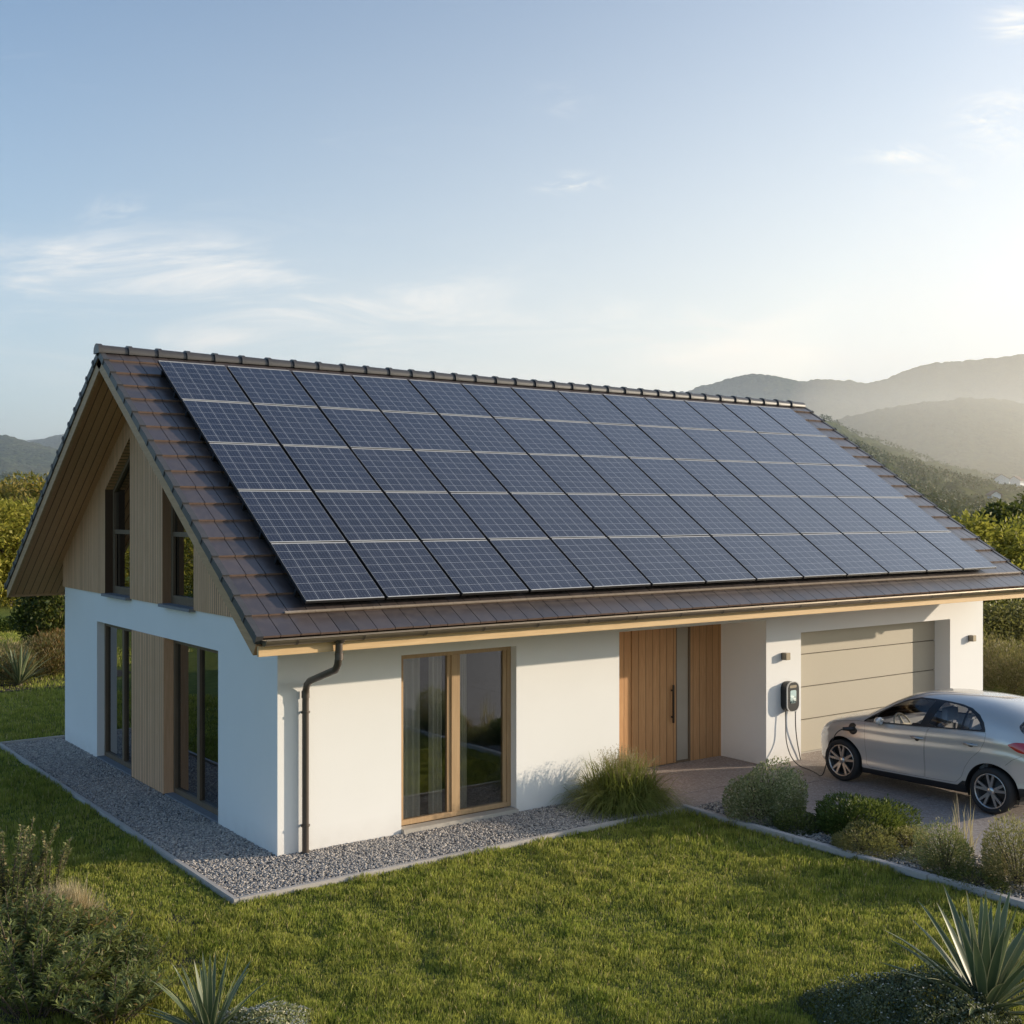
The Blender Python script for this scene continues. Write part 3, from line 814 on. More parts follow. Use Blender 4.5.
# curtains
def curtain(name, p0, p1, z0, z1, folds, depth, mat, label):
    p0 = Vector(p0); p1 = Vector(p1); d = p1-p0; nrm = Vector((-d.y, d.x)).normalized(); n = folds*10; V = []; F = []
    for i in range(n+1):
        s = i/n; off = depth*math.sin(s*folds*2*math.pi + .6*math.sin(s*9)); 
        for z, k in ((z0, 1.0), (z0*.6+z1*.4, .9), (z1, .7)):
            q = p0 + d*s + nrm*off*k; V.append((q.x, q.y, z))
    for i in range(n):
        for j in range(2): F.append((i*3+j, (i+1)*3+j, (i+1)*3+j+1, i*3+j+1))
    me = bpy.data.meshes.new(name); me.from_pydata(V, [], F); me.polygons.foreach_set('use_smooth', [True]*len(F))
    o = link(name, me, mat); tag(o, label, 'curtain'); return o
curtain('curtain', (1.86, .235), (2.22, .235), .08, 2.45, 3, .035, M['sheer'], 'cream sheer curtain gathered at the left edge of the patio window')
curtain('curtain', (2.36, .235), (2.57, .235), .08, 2.45, 3, .035, M['sheer'], 'cream sheer curtain gathered beside the centre post of the patio window')
curtain('curtain', (2.84, .24), (2.98, .24), .08, 2.45, 4, .03, M['sheer'], 'cream sheer curtain behind the right pane of the patio window')
curtain('curtain', (.36, 3.2), (.36, 3.84), .08, 2.45, 5, .035, M['drape'], 'dark brown drape inside the floor length window right of the timber pillar')
curtain('curtain', (.36, 6.75), (.36, 7.2), .08, 2.45, 4, .03, M['sheer'], 'pale curtain inside the floor length window left of the timber pillar')

# ------------------------------------------------------------------ solar panels: 13 columns x 5 rows on two rails each
PW, PH = 1.072, 1.184; CP, RP = 1.108, 1.2085
def make_panel():
    root = empty('solar_panel', (0, 0, 0)); m = MB(); w = .022
    x0, x1, y0, y1, z0, z1 = -PW/2, PW/2, 0, PH, 0, .036
    w = .0135; m.box(x0+.010, x1-.010, y0, y0+w, z0, z1-.004, 1); m.box(x0+.010, x1-.010, y1-w, y1, z0, z1-.004, 1); m.box(x0+.010, x1-.010, y0+.001, y0+w, z1-.004, z1); m.box(x0+.010, x1-.010, y1-w, y1-.001, z1-.004, z1)
    m.box(x0, x0+.010, y0, y1, z0, z1-.004, 1); m.box(x1-.010, x1, y0, y1, z0, z1-.004, 1)
    m.build('panel_frame', [M['frame_silver'], M['black_alu']], root)
    m = MB(); m.box(x0+.010, x1-.010, y0+w, y1-w, .006, .0325); m.build('cell_sheet', M['panel'], root)
    return root
pp = make_panel(); X0A = -.07
rown = ['bottom row, just above the eave', 'second row from the bottom', 'middle row', 'second row from the top', 'top row, just below the ridge']
ordn = ['first', 'second', 'third', 'fourth', 'fifth', 'sixth', 'seventh', 'eighth', 'ninth', 'tenth', 'eleventh', 'twelfth', 'thirteenth']
VA = (-.87 - EY + .10*SA + .02)/CA
first = True
for r in range(5):
    for c in range(13):
        o = pp if first else copy_tree(pp); first = False
        x = X0A + c*CP + CP/2
        o.location = rf(x, VA + r*RP, .135); o.rotation_euler = (ANG, 0, 0)
        o.rotation_euler.x += R_.uniform(-.003, .003); o.rotation_euler.y = R_.uniform(-.003, .003)
        tag(o, 'blue solar panel in the %s, %s from the left' % (rown[r], ordn[c]), 'solar panel', 'solar panels on the front roof slope')
rails = 0
for r in range(5):
    for k in (.25, .80):
        v = VA + r*RP + k*PH
        m = MB(); slab(m, X0A+.02, X0A+13*CP-.02, v-.02, v+.02, .03, .133)
        if rails == 0:
            ro = empty('mounting_rack', rf(0, 0, 0), label='dark rail rack carrying the solar panels on the roof tiles', cat='rack'); ro.location = (0, 0, 0)
        m.build('rail', M['black_alu'], ro); rails += 1

# ------------------------------------------------------------------ wall lamps, charger, cables
def wall_lamp(x, z, label):
    o = empty('wall_lamp', (x, 0, z), label=label, cat='wall lamp', group='cube lamps on the garage front')
    m = MB(); m.box(-.05, .05, -.012, 0, -.055, .055); m.build('back_plate', M['steel_dark'], o)
    m = MB(); m.box(-.055, .055, -.115, -.012, -.06, .06); m.build('lamp_body', M['lamp'], o, bevel=.005)
    m = MB(); m.box(-.04, .04, -.10, -.03, .0605, .064); m.build('lamp_glass', M['white_plastic'], o)
wall_lamp(9.325, 1.83, 'small bronze cube lamp on the white pier above the car charger')
wall_lamp(14.80, 1.79, 'small bronze cube lamp on the white pier right of the garage door')

ch = empty('car_charger', (9.41, 0, .895), label='rounded black wall charger with a lit screen on the white garage pier', cat='car charger')
def rounded(w, h, r, n=8):
    pts = []
    for cx, cz, a0 in ((w/2-r, h-r, 0), (-w/2+r, h-r, 90), (-w/2+r, r, 180), (w/2-r, r, 270)):
        for k in range(n+1):
            a = rad(a0 + 90*k/n); pts.append((cx + r*math.cos(a), cz + r*math.sin(a)))
    return pts
m = MB(); m.prism(rounded(.30, .50, .12), 1, -.13, 0); m.build('charger_body', M['black_plastic'], ch)
m = MB()
ro_, ri_ = rounded(.312, .515, .125), rounded(.286, .489, .112); n = len(ro_)
for i in range(n):
    j = (i+1) % n
    q = [(ro_[i][0], -.150, ro_[i][1]-.0075), (ro_[j][0], -.150, ro_[j][1]-.0075), (ri_[j][0], -.150, ri_[j][1]+.0055), (ri_[i][0], -.150, ri_[i][1]+.0055)]
    m.hexa([*[(a, -.128, c) for a, b, c in q], *q])
m.build('charger_rim', M['white_plastic'], ch)
m = MB(); m.prism([(a, b+.0065) for a, b in rounded(.284, .487, .111)], 1, -.146, -.131); m.build('charger_face', M['black_plastic'], ch)
m = MB(); m.prism([(a, b+.14) for a, b in rounded(.15, .22, .03)], 1, -.150, -.1465); m.build('screen', M['screen'], ch)
m = MB(); m.prism([(a, b+.40) for a, b in rounded(.17, .045, .02)], 1, -.1485, -.1465); m.build('light_bar', M['lamp'], ch)

def catenary(ctrl, n=14):
    """smooth Catmull-Rom curve through control points"""
    P = [Vector(p) for p in ctrl]; P = [P[0]] + P + [P[-1]]; out = []
    for i in range(1, len(P)-2):
        for k in range(n):
            t = k/n; a, b, c, d = P[i-1], P[i], P[i+1], P[i+2]
            out.append(.5*((2*b) + (c-a)*t + (2*a-5*b+4*c-d)*t*t + (3*b-3*c+d-a)*t**3))
    out.append(P[-2]); return out
cc = empty('charging_cable', (9.4, -.1, 0), label='thin black charging cable looping from the wall charger over the driveway to the car', cat='cable')
off = Vector((9.4, -.1, 0))
pts = catenary([Vector(p)-off for p in [(9.30, -.07, .91), (9.295, -.08, .70), (9.29, -.10, .40), (9.27, -.22, .16), (9.24, -.42, .045), (9.18, -.70, .027), (9.07, -.92, .026), (8.97, -1.08, .03), (8.915, -1.19, .10), (8.885, -1.28, .30), (8.85, -1.38, .56), (8.83, -1.50, .78), (8.87, -1.60, .87), (8.94, -1.66, .875)]])
m = MB(); m.tube(pts, .0085, 8); m.build('cord', M['cable'], cc)
m = MB(); m.tube([Vector((8.87, -1.60, .876))-off, Vector((8.935, -1.67, .876))-off, Vector((9.01, -1.69, .874))-off], [.026, .033, .036], 14); m.build('plug', M['black_plastic'], cc)
sc_ = empty('supply_cable', (9.56, -.07, 0), label='thin dark supply cable hanging from the right of the charger to the wall foot', cat='cable')
off = Vector((9.56, -.07, 0))
m = MB(); m.tube(catenary([Vector(p)-off for p in [(9.555, -.07, .92), (9.56, -.07, .62), (9.62, -.05, .36), (9.70, -.03, .14), (9.745, -.02, .02)]]), .009, 8); m.build('cord', M['cable'], sc_)
m = MB(); m.tube([Vector((9.555, -.07, .92))-off, Vector((9.555, -.07, .86))-off], .014, 10); m.build('cable_gland', M['black_plastic'], sc_)


# ================================================================== CAR (local: +x forward, +y left, origin under the front axle)
def pchip(xs, ys):
    xs = np.array(xs, float); ys = np.array(ys, float)
    if xs[0] > xs[-1]: xs, ys = xs[::-1], ys[::-1]
    h = np.diff(xs); dl = np.diff(ys)/h; m = np.zeros_like(ys)
    for i in range(1, len(xs)-1):
        if dl[i-1]*dl[i] > 0:
            w1, w2 = 2*h[i]+h[i-1], h[i]+2*h[i-1]; m[i] = (w1+w2)/(w1/dl[i-1]+w2/dl[i])
    m[0], m[-1] = dl[0], dl[-1]
    def f(x):
        x = np.clip(np.asarray(x, float), xs[0], xs[-1]); i = np.clip(np.searchsorted(xs, x)-1, 0, len(h)-1)
        t = (x-xs[i])/h[i]; hh = h[i]
        return (2*t**3-3*t**2+1)*ys[i]+(t**3-2*t**2+t)*hh*m[i]+(-2*t**3+3*t**2)*ys[i+1]+(t**3-t**2)*hh*m[i+1]
    return f
def tb(*p): return pchip([a for a, b in p], [b for a, b in p])
ztop = tb((.70,.56),(.68,.63),(.62,.74),(.50,.86),(.30,.96),(.05,1.035),(-.22,1.10),(-.36,1.145),(-.54,1.255),(-.78,1.385),(-1.03,1.485),(-1.28,1.535),(-1.6,1.555),(-2.0,1.563),(-2.4,1.545),(-2.72,1.50),(-2.95,1.443),(-3.02,1.405),(-3.12,1.19),(-3.21,1.03),(-3.27,.94),(-3.31,.82),(-3.34,.66),(-3.35,.6))
zbelt = tb((.70,.50),(.66,.57),(.58,.69),(.42,.825),(.17,.93),(-.15,.985),(-.45,1.008),(-.9,1.02),(-1.5,1.065),(-2.1,1.11),(-2.5,1.135),(-2.8,1.12),(-3.05,1.03),(-3.2,.90),(-3.3,.70),(-3.35,.52))
wbelt = tb((.70,.20),(.685,.40),(.65,.55),(.57,.655),(.44,.735),(.27,.80),(.05,.84),(-.25,.868),(-.7,.878),(-1.5,.885),(-2.2,.885),(-2.6,.875),(-2.85,.845),(-3.05,.795),(-3.18,.74),(-3.27,.66),(-3.32,.54),(-3.345,.38),(-3.35,.2))
zbot = tb((.70,.32),(.55,.24),(.3,.20),(-.4,.20),(-2.1,.22),(-2.7,.27),(-3.1,.33),(-3.3,.40),(-3.35,.46))
nexp = tb((.70,2.0),(.2,2.2),(-.4,2.4),(-.8,3.0),(-1.4,3.3),(-2.4,3.2),(-2.9,3.0),(-3.2,2.6),(-3.35,2.2))
low = tb((0,.92),(.06,.955),(.16,.972),(.27,.966),(.38,.972),(.55,.992),(.68,1.0),(.78,.990),(.86,.993),(.93,.982),(1.0,.958))
def secY(x, z):
    """half width of the body at station x, height z"""
    zb, zt, z0, w, n = zbelt(x), np.maximum(ztop(x), zbelt(x)+.004), zbot(x), wbelt(x), nexp(x)
    s = np.clip((z-z0)/np.maximum(zb-z0, .01), 0, 1); yl = w*low(s)
    H = zt-zb; q = np.clip((z-zb)/H, 0, 1)
    yu = (w*.958 - .36*np.maximum(z-zb, 0))*np.power(np.clip(1-q**n, 0, 1), 1/n)
    return np.where(z <= zb, yl, yu)
NX, NL, NU = 230, 44, 50
uu = np.linspace(0, 1, NX); uu = .5*(uu + (.5-.5*np.cos(math.pi*uu)))
XS = .70 - uu*(4.05)
gx_ = np.repeat(XS[:, None], NL+NU+1, 1)
sl_l = np.linspace(0, 1, NL+1)[:-1]; th = np.linspace(0, math.pi/2, NU+1)
zb_, zt_, z0_, n_ = zbelt(XS)[:, None], np.maximum(ztop(XS), zbelt(XS)+.004)[:, None], zbot(XS)[:, None], nexp(XS)[:, None]
Zl = z0_ + (zb_-z0_)*sl_l[None]; Zu = zb_ + (zt_-zb_)*np.power(np.sin(th)[None], 2/n_)
GZ = np.concatenate([Zl, Zu], 1); GYY = secY(gx_, GZ); GYY[:, -1] = 0
NV = NL+NU+1
# regions of the side, polygons in (x, z); first match wins
def inpoly(px, pz, poly):
    r = np.zeros(px.shape, bool); n = len(poly)
    for i in range(n):
        x0, y0 = poly[i]; x1, y1 = poly[(i+1) % n]
        if y0 == y1: continue
        c = ((y0 > pz) != (y1 > pz)) & (px < (x1-x0)*(pz-y0)/(y1-y0)+x0); r ^= c
    return r
def smooth_poly(poly, corner_r=.03, n=4):
    out = []; N = len(poly)
    for i in range(N):
        a, b, c = (Vector(poly[i-1]), Vector(poly[i]), Vector(poly[(i+1) % N]))
        r = min(corner_r, (a-b).length*.45, (c-b).length*.45)
        p, q = b+(a-b).normalized()*r, b+(c-b).normalized()*r
        for k in range(n+1):
            t = k/n; v = (1-t)**2*p + 2*t*(1-t)*b + t*t*q; out.append((v.x, v.y))
    return out
BELT = [(-.40,1.003),(-.9,1.032),(-1.5,1.077),(-2.1,1.122),(-2.49,1.145)]
def belt_z(x): return float(np.interp(-x, [-p[0] for p in BELT], [p[1] for p in BELT]))
ROOFL = [(-.455,1.055),(-.62,1.165),(-.84,1.305),(-1.03,1.400),(-1.24,1.458),(-1.5,1.470),(-1.78,1.468),(-2.0,1.457),(-2.18,1.428),(-2.34,1.362),(-2.44,1.272),(-2.485,1.18)]
day = [(-.40,1.003)] + ROOFL + [(-2.49,1.145)] + [(x, belt_z(x)) for x in (-2.1, -1.5, -.9)]
win_f = smooth_poly([(-.60,1.030),(-.665,1.165),(-.86,1.290),(-1.04,1.380),(-1.26,1.438),(-1.54,1.450),(-1.415,1.088),(-1.1,1.065)], .02)
tri_f = smooth_poly([(-.45,1.02),(-.49,1.05),(-.615,1.135),(-.57,1.028)], .008)
win_r = smooth_poly([(-1.56,1.100),(-1.70,1.449),(-1.86,1.446),(-2.06,1.427),(-2.12,1.412),(-2.10,1.142)], .02)
win_q = smooth_poly([(-2.135,1.146),(-2.155,1.398),(-2.27,1.350),(-2.37,1.268),(-2.43,1.175),(-2.44,1.168)], .015)
door_f = smooth_poly([(-.44,.995),(-.45,.75),(-.47,.36),(-.52,.315),(-1.508,.335),(-1.51,.60),(-1.52,.89),(-1.57,1.075),(-.9,1.025)], .015)
door_r = smooth_poly([(-1.585,1.076),(-1.535,.89),(-1.523,.60),(-1.522,.336),(-2.03,.355),(-2.12,.45),(-2.18,.60),(-2.28,.74),(-2.42,.87),(-2.50,1.02),(-2.505,1.136),(-2.1,1.115)], .02)
tailp = smooth_poly([(-2.82,1.02),(-2.92,1.065),(-3.40,1.075),(-3.40,.92),(-3.12,.905),(-2.96,.935)], .03)
rwin = smooth_poly([(-2.80,1.335),(-2.86,1.365),(-3.02,1.372),(-3.24,1.045),(-3.10,1.10),(-2.92,1.15)], .02)
trim = [(.30,.05),(.30,.255),(-.40,.285),(-2.06,.325),(-2.14,.40),(-2.30,.40),(-2.30,.05)]
rearb = [(-2.93,.05),(-2.955,.43),(-3.45,.47),(-3.45,.05)]
R_F, R_R = .385, .395; WZ = .325
REG = [('rear_window', [(9., 9.), (9.1, 9.), (9., 9.1)]), ('window_front', win_f), ('window_corner', tri_f), ('window_rear', win_r), ('window_quarter', win_q), ('window_surround', day), ('tail_light', tailp), ('door_front', door_f), ('door_rear', door_r), ('trim', trim), ('bumper', rearb)]
def nearest(poly, x, z):
    best = None
    for i in range(len(poly)):
        ax, az = poly[i]; bx, bz = poly[(i+1) % len(poly)]
        dx, dz = bx-ax, bz-az; L = dx*dx+dz*dz
        t = 0 if L == 0 else max(0, min(1, ((x-ax)*dx+(z-az)*dz)/L))
        qx, qz = ax+t*dx, az+t*dz; d = (qx-x)**2+(qz-z)**2
        if best is None or d < best[0]: best = (d, qx, qz)
    return best
car = empty('hatchback_car', (9.868, -1.47, .012), math.pi/2, 'silver five door hatchback parked on the driveway, plugged in at its front wing', 'car')
def car_body():
    X, Y, Z = gx_.copy(), GYY.copy(), GZ.copy()
    fx = .25*(X[:-1,:-1]+X[1:,:-1]+X[:-1,1:]+X[1:,1:]); fz = .25*(Z[:-1,:-1]+Z[1:,:-1]+Z[:-1,1:]+Z[1:,1:]); fy = .25*(Y[:-1,:-1]+Y[1:,:-1]+Y[:-1,1:]+Y[1:,1:])
    reg = np.full(fx.shape, -1)
    for i, (nm, poly) in reversed(list(enumerate(REG))):
        k = inpoly(fx, fz, poly)
        if nm.startswith('window'): k &= fy > .42
        if nm == 'tail_light': k &= fy > .30
        reg[k] = i
    # windscreen and tailgate glass, bounded in plan by x and the distance to the body side
    RW = smooth_poly([(-.2, 1.388), (.38, 1.380), (.60, 1.345), (.700, 1.275), (.725, 1.20), (.69, 1.135), (.52, 1.108), (-.2, 1.095)], .04)
    TX0, TX1 = -3.349, -2.55
    def tailx(y, z):
        a, b = TX0, TX1
        for _ in range(40):
            m_ = .5*(a+b)
            if float(secY(m_, z)) < y: a = m_
            else: b = m_
        return .5*(a+b)
    reg[reg == 0] = -1
    reg[(fx < -2.6) & inpoly(fy, fz, RW)] = 0
    it = [n for n, p in REG].index('tail_light')
    reg[(reg == it) & (fy < .50)] = -1
    ws = (fx < -.39) & (fx > -1.05) & (fz > ztop(fx) - .12) & (fy < .71 - .20*(-.39-fx)/.66) & (fz > 1.0)
    reg[ws & (reg < 0)] = 20
    arch = ((fx)**2+(fz-WZ)**2 < R_F**2) | ((fx+2.58)**2+(fz-WZ)**2 < R_R**2)
    arch &= fy > .3
    reg[arch] = 99
    # move the vertices on region borders onto the outline itself
    snapped = np.zeros(X.shape, bool); a_front = (fx > -1.2)
    def border(mask):
        cnt = np.zeros(X.shape, int); tot = np.zeros(X.shape, int)
        for di in (0, 1):
            for dj in (0, 1):
                cnt[di:X.shape[0]-1+di, dj:X.shape[1]-1+dj] += mask; tot[di:X.shape[0]-1+di, dj:X.shape[1]-1+dj] += 1
        return (cnt > 0) & (cnt < tot)
    for c, r in ((0., R_F), (-2.58, R_R)):
        for i, j in zip(*np.where(border(arch & (np.abs(fx-c) < .6)))):
            d = math.hypot(X[i, j]-c, Z[i, j]-WZ)
            if Z[i, j] < zbot(X[i, j])+.01: continue
            X[i, j] = c+(X[i, j]-c)*r/d; Z[i, j] = WZ+(Z[i, j]-WZ)*r/d; Y[i, j] = secY(X[i, j], Z[i, j]); snapped[i, j] = True
    for i, j in zip(*np.where(border(reg == 0))):
        if Y[i, j] < 1e-4: continue
        d, qy, qz = nearest(RW, Y[i, j], Z[i, j])
        if d < .06**2: Y[i, j] = qy; Z[i, j] = qz; X[i, j] = tailx(qy, qz); snapped[i, j] = True
    for i, j in zip(*np.where(border(reg == it))):
        if not snapped[i, j] and abs(Y[i, j]-.50) < .05 and .93 < Z[i, j] < 1.06: Y[i, j] = .50; X[i, j] = tailx(.50, Z[i, j]); snapped[i, j] = True
    for ri, (nm, poly) in enumerate(REG):
        if ri == 0: continue
        for i, j in zip(*np.where(border(reg == ri))):
            if snapped[i, j]: continue
            d, qx, qz = nearest(poly, X[i, j], Z[i, j])
            if d < .028**2 and zbot(qx) < qz < ztop(qx)-.01:
                X[i, j] = qx; Z[i, j] = qz; Y[i, j] = secY(qx, qz); snapped[i, j] = True
    V = np.stack([X, Y, Z], -1).reshape(-1, 3); ids = np.arange(X.size).reshape(X.shape)
    Fq = np.stack([ids[:-1,:-1], ids[:-1,1:], ids[1:,1:], ids[1:,:-1]], -1).reshape(-1, 4); rg = reg.reshape(-1)
    def part(name, sel, mats, parent, sides=(1, -1), solid=0.0):
        out = []
        f0 = Fq[sel]
        used, inv = np.unique(f0, return_inverse=True); v = V[used]; f = inv.reshape(f0.shape)
        for s in sides:
            vv = v*np.array([1, s, 1]); ff = f[:, ::-1] if s > 0 else f
            out.append((vv, ff))
        if len(sides) == 2 and name is not None and parent == 'join':
            vv = np.concatenate([out[0][0], out[1][0]]); ff = np.concatenate([out[0][1], out[1][1]+len(out[0][0])])
            return np_mesh(name, vv, ff, True)
        return [np_mesh(name, vv, ff, True) for vv, ff in out]
    me = part('car_body', rg == -1, None, 'join')
    bm = bmesh.new(); bm.from_mesh(me); bmesh.ops.remove_doubles(bm, verts=[v for v in bm.verts if abs(v.co.y) < 1e-4], dist=1e-4)
    bmesh.ops.recalc_face_normals(bm, faces=bm.faces[:]); bm.to_mesh(me); bm.free()
    bm = bmesh.new(); bm.from_mesh(me)
    for i in (0, -1):
        col_ = [(X[i, j], Y[i, j], Z[i, j]) for j in range(NV)]
        vs_ = [bm.verts.new(p) for p in col_] + [bm.verts.new((a, -b, c)) for a, b, c in col_[::-1][1:]]
        bm.faces.new(vs_)
    bm.to_mesh(me); bm.free()
    body = link('car_body', me, M['paint'], car)
    nm2 = {n: i for i, (n, p) in enumerate(REG)}
    doors = {}
    for s, me in zip((1, -1), part('door', rg == nm2['door_front'], None, None)): doors['f', s] = link('door', me, M['paint'], car)
    for s, me in zip((1, -1), part('door', rg == nm2['door_rear'], None, None)): doors['r', s] = link('door', me, M['paint'], car)
    for key, dr in (('window_front', 'f'), ('window_rear', 'r')):
        for s, me in zip((1, -1), part('side_window', rg == nm2[key], None, None)): link('side_window', me, M['car_glass'], doors[dr, s])
    for key in ('window_corner', 'window_quarter'):
        for s, me in zip((1, -1), part('quarter_window', rg == nm2[key], None, None)): link('quarter_window', me, M['car_glass'], car)
    for s, me in zip((1, -1), part('window_surround', rg == nm2['window_surround'], None, None)): link('window_surround', me, M['black_plastic'], car)
    for s, me in zip((1, -1), part('tail_light', rg == nm2['tail_light'], None, None)): link('tail_light', me, M['tail'], car)
    for s, me in zip((1, -1), part('sill_trim', rg == nm2['trim'], None, None)): link('sill_trim', me, M['black_plastic'], car)
    for s, me in zip((1, -1), part('rear_bumper_trim', rg == nm2['bumper'], None, None)): link('rear_bumper_trim', me, M['rubber'], car)
    link('windscreen', part('windscreen', rg == 20, None, 'join'), M['car_glass'], car)
    link('rear_window', part('rear_window', rg == nm2['rear_window'], None, 'join'), M['car_glass'], car)
    # shut lines: fine dark beads lying in the joints
    def bead(poly, s, parent, closed=True, r=.0024):
        m = MB(); pts = []
        P = poly + ([poly[0]] if closed else [])
        for (ax, az), (bx, bz) in zip(P[:-1], P[1:]):
            n = max(1, int(math.hypot(bx-ax, bz-az)/.03))
            for k in range(n): t = k/n; pts.append((ax+(bx-ax)*t, az+(bz-az)*t))
        pts.append(P[-1])
        m.tube([(x, s*(float(secY(x, z))-.0012), z) for x, z in pts], r, 6, cap=False)
        m.build('shut_line', M['dark_metal'], parent)
    for s in (1, -1):
        bead(door_f, s, doors['f', s]); bead(door_r, s, doors['r', s])
        bead([(-2.80,.73),(-2.90,.82),(-3.02,.885)], s, car, False)
        bead([(-.44,1.0),(-.28,1.0),(0,.955),(.25,.88),(.44,.78)], s, car, False, .0022)
    # wheel housings
    for c, r in ((0, R_F), (-2.58, R_R)):
        for s in (1, -1):
            m = MB(); n = 40; a0 = -.35
            out, inn = [], []
            for k in range(n+1):
                a = a0 + (math.pi-2*a0)*k/n; x, z = c+r*math.cos(a), WZ+r*math.sin(a)
                out.append((x, s*(float(secY(x, max(z, float(zbot(x)))))-.001), z)); inn.append((x, s*.50, z))
            v = out+inn; m.add(v, [(k, k+1, n+2+k, n+1+k) for k in range(n)], 0, True); m.add(inn, [tuple(range(n+1))], 0)
            m.build('wheel_housing', M['rubber'], car)
    m = MB(); xs = np.linspace(-3.33, .66, 120); v = []
    for x in xs:
        hw = float(secY(x, zbot(x)))
        if min(abs(x), abs(x+2.58)) < .42: hw = min(hw, .50)
        v += [(x, hw-.004, float(zbot(x))+.004), (x, -hw+.004, float(zbot(x))+.004)]
    m.add(v, [(2*i, 2*i+1, 2*i+3, 2*i+2) for i in range(len(xs)-1)]); m.build('underbody', M['rubber'], car)
    return doors
doors = car_body()
# wheels: tyre, five twin-spoke rim, disc
def wheel(x, s):
    w = empty('wheel', (x, s*.775, .33)); w.parent = car
    R, W = .325, .205; o = s
    m = MB(); m.lathe([(.245, -.5*W), (.285, -.53*W), (.312, -.48*W), (.325, -.36*W), (.328, 0), (.325, .36*W), (.312, .48*W), (.285, .53*W), (.255, .50*W), (.245, .46*W)], (0, 0, 0), (0, 1, 0), 56); m.build('tyre', M['rubber'], w)
    f = o*.095
    m = MB(); m.lathe([(.247, o*.085), (.250, f), (.236, f+o*.004), (.228, f-o*.006), (.224, f-o*.05), (.22, -o*.08)], (0, 0, 0), (0, 1, 0), 56)
    for k in range(5):
        a0 = 2*math.pi*k/5 + math.pi/2
        for d in (-1, 1):
            a = a0 + d*.055; b = a0 + d*.21
            pi_ = Vector((.045*math.cos(a), 0, .045*math.sin(a))); po = Vector((.236*math.cos(b), 0, .236*math.sin(b)))
            t = (po-pi_).normalized(); nn = Vector((-t.z, 0, t.x)); wi, wo = .021, .0165
            v = []
            for yb in (f-o*.035, f-o*.006):
                for p, ww, dy in ((pi_, wi, -.008*o), (po, wo, .004*o)):
                    v += [p + nn*ww + Vector((0, yb+dy, 0)), p - nn*ww + Vector((0, yb+dy, 0))]
            v = [v[0], v[1], v[3], v[2], v[4], v[5], v[7], v[6]]
            m.hexa(v)
    m.lathe([(0.0, f-o*.002), (.030, f-o*.003), (.052, f-o*.012), (.062, f-o*.03), (.062, f-o*.06)], (0, 0, 0), (0, 1, 0), 24)
    m.build('rim', M['alloy'], w)
    m = MB(); m.lathe([(0, f-o*.065), (.15, f-o*.065), (.155, f-o*.075), (.23, f-o*.078), (.243, f-o*.08)], (0, 0, 0), (0, 1, 0), 40); m.build('brake_disc', M['dark_metal'], w)
for x in (0, -2.58):
    for s in (1, -1): wheel(x, s)
# handles, mirrors, charge socket, aerial, cabin
for (k, s), d in doors.items():
    xa, xb, z = (-1.30, -1.49, .905) if k == 'f' else (-2.18, -2.38, .945)
    y = lambda x, zz: float(secY(x, zz))
    m = MB(); m.tube([(xa+.01, s*(y(xa, z)-.004), z), (xa-.02, s*(y(xa, z)+.022), z+.002), (.5*(xa+xb), s*(y(.5*(xa+xb), z)+.030), z+.003), (xb+.02, s*(y(xb, z)+.022), z+.002), (xb-.01, s*(y(xb, z)-.004), z)], [.011, .014, .0155, .014, .011], 10)
    m.build('door_handle', M['alloy'], d)
    m = MB(); m.lathe([(0, .0012), (.030, .0010), (.040, .0005)], (.5*(xa+xb), s*y(.5*(xa+xb), z-.012), z-.012), (0, s, 0), 20); m.build('handle_recess', M['dark_metal'], d)
for s in (1, -1):
    mr = MB(); bm = bmesh.new(); bmesh.ops.create_uvsphere(bm, u_segments=20, v_segments=12, radius=1)
    vs_ = [(v.co.x*.085*(1.0 if v.co.x > 0 else .35), v.co.y*.092, v.co.z*.060) for v in bm.verts]
    mr.add([(-.80+a, s*(.965)+b, 1.075+c) for a, b, c in vs_], [[v.index for v in f.verts] for f in bm.faces], 0, True); bm.free()
    mo = mr.build('wing_mirror', M['paint'], car)
    m = MB(); m.tube([(-.74, s*.84, 1.04), (-.755, s*.93, 1.06)], [.03, .028], 10); m.build('mirror_arm', M['black_plastic'], mo)
    m = MB(); m.lathe([(0, -.0268), (.046, -.0268), (.050, -.0235)], (-.802, s*.965, 1.075), (1, 0, 0), 20); m.build('mirror_glass', M['alu'], mo)
yp = float(secY(-.22, .865))
m = MB(); m.lathe([(0, .006), (.052, .006), (.085, .004), (.092, -.004)], (-.22, yp-.002, .862), (0, 1, .06), 28); cp_ = m.build('charge_socket', M['black_plastic'], car)
m = MB(); v = [(-.30, yp-.004, .79), (-.30, yp-.004, .94), (-.315, yp+.075, .945), (-.315, yp+.075, .785)]
m.hexa([(a, b, c) for a, b, c in v]+[(a-.008, b, c) for a, b, c in v]); 
m = MB(); m.tube([(-2.62, 0, 1.478), (-2.66, 0, 1.505)], [.028, .012], 10); m.tube([(-2.66, 0, 1.50), (-2.78, 0, 1.66)], [.006, .0035], 8); m.build('aerial', M['black_plastic'], car)
m = MB(); m.box(-2.12, -.45, -.76, .76, .235, .34); m.box(-3.0, -2.12, -.48, .48, .40, .62); m.box(-.30, -.62, -.76, .76, .70, .99); m.build('dashboard', M['seat'], car)
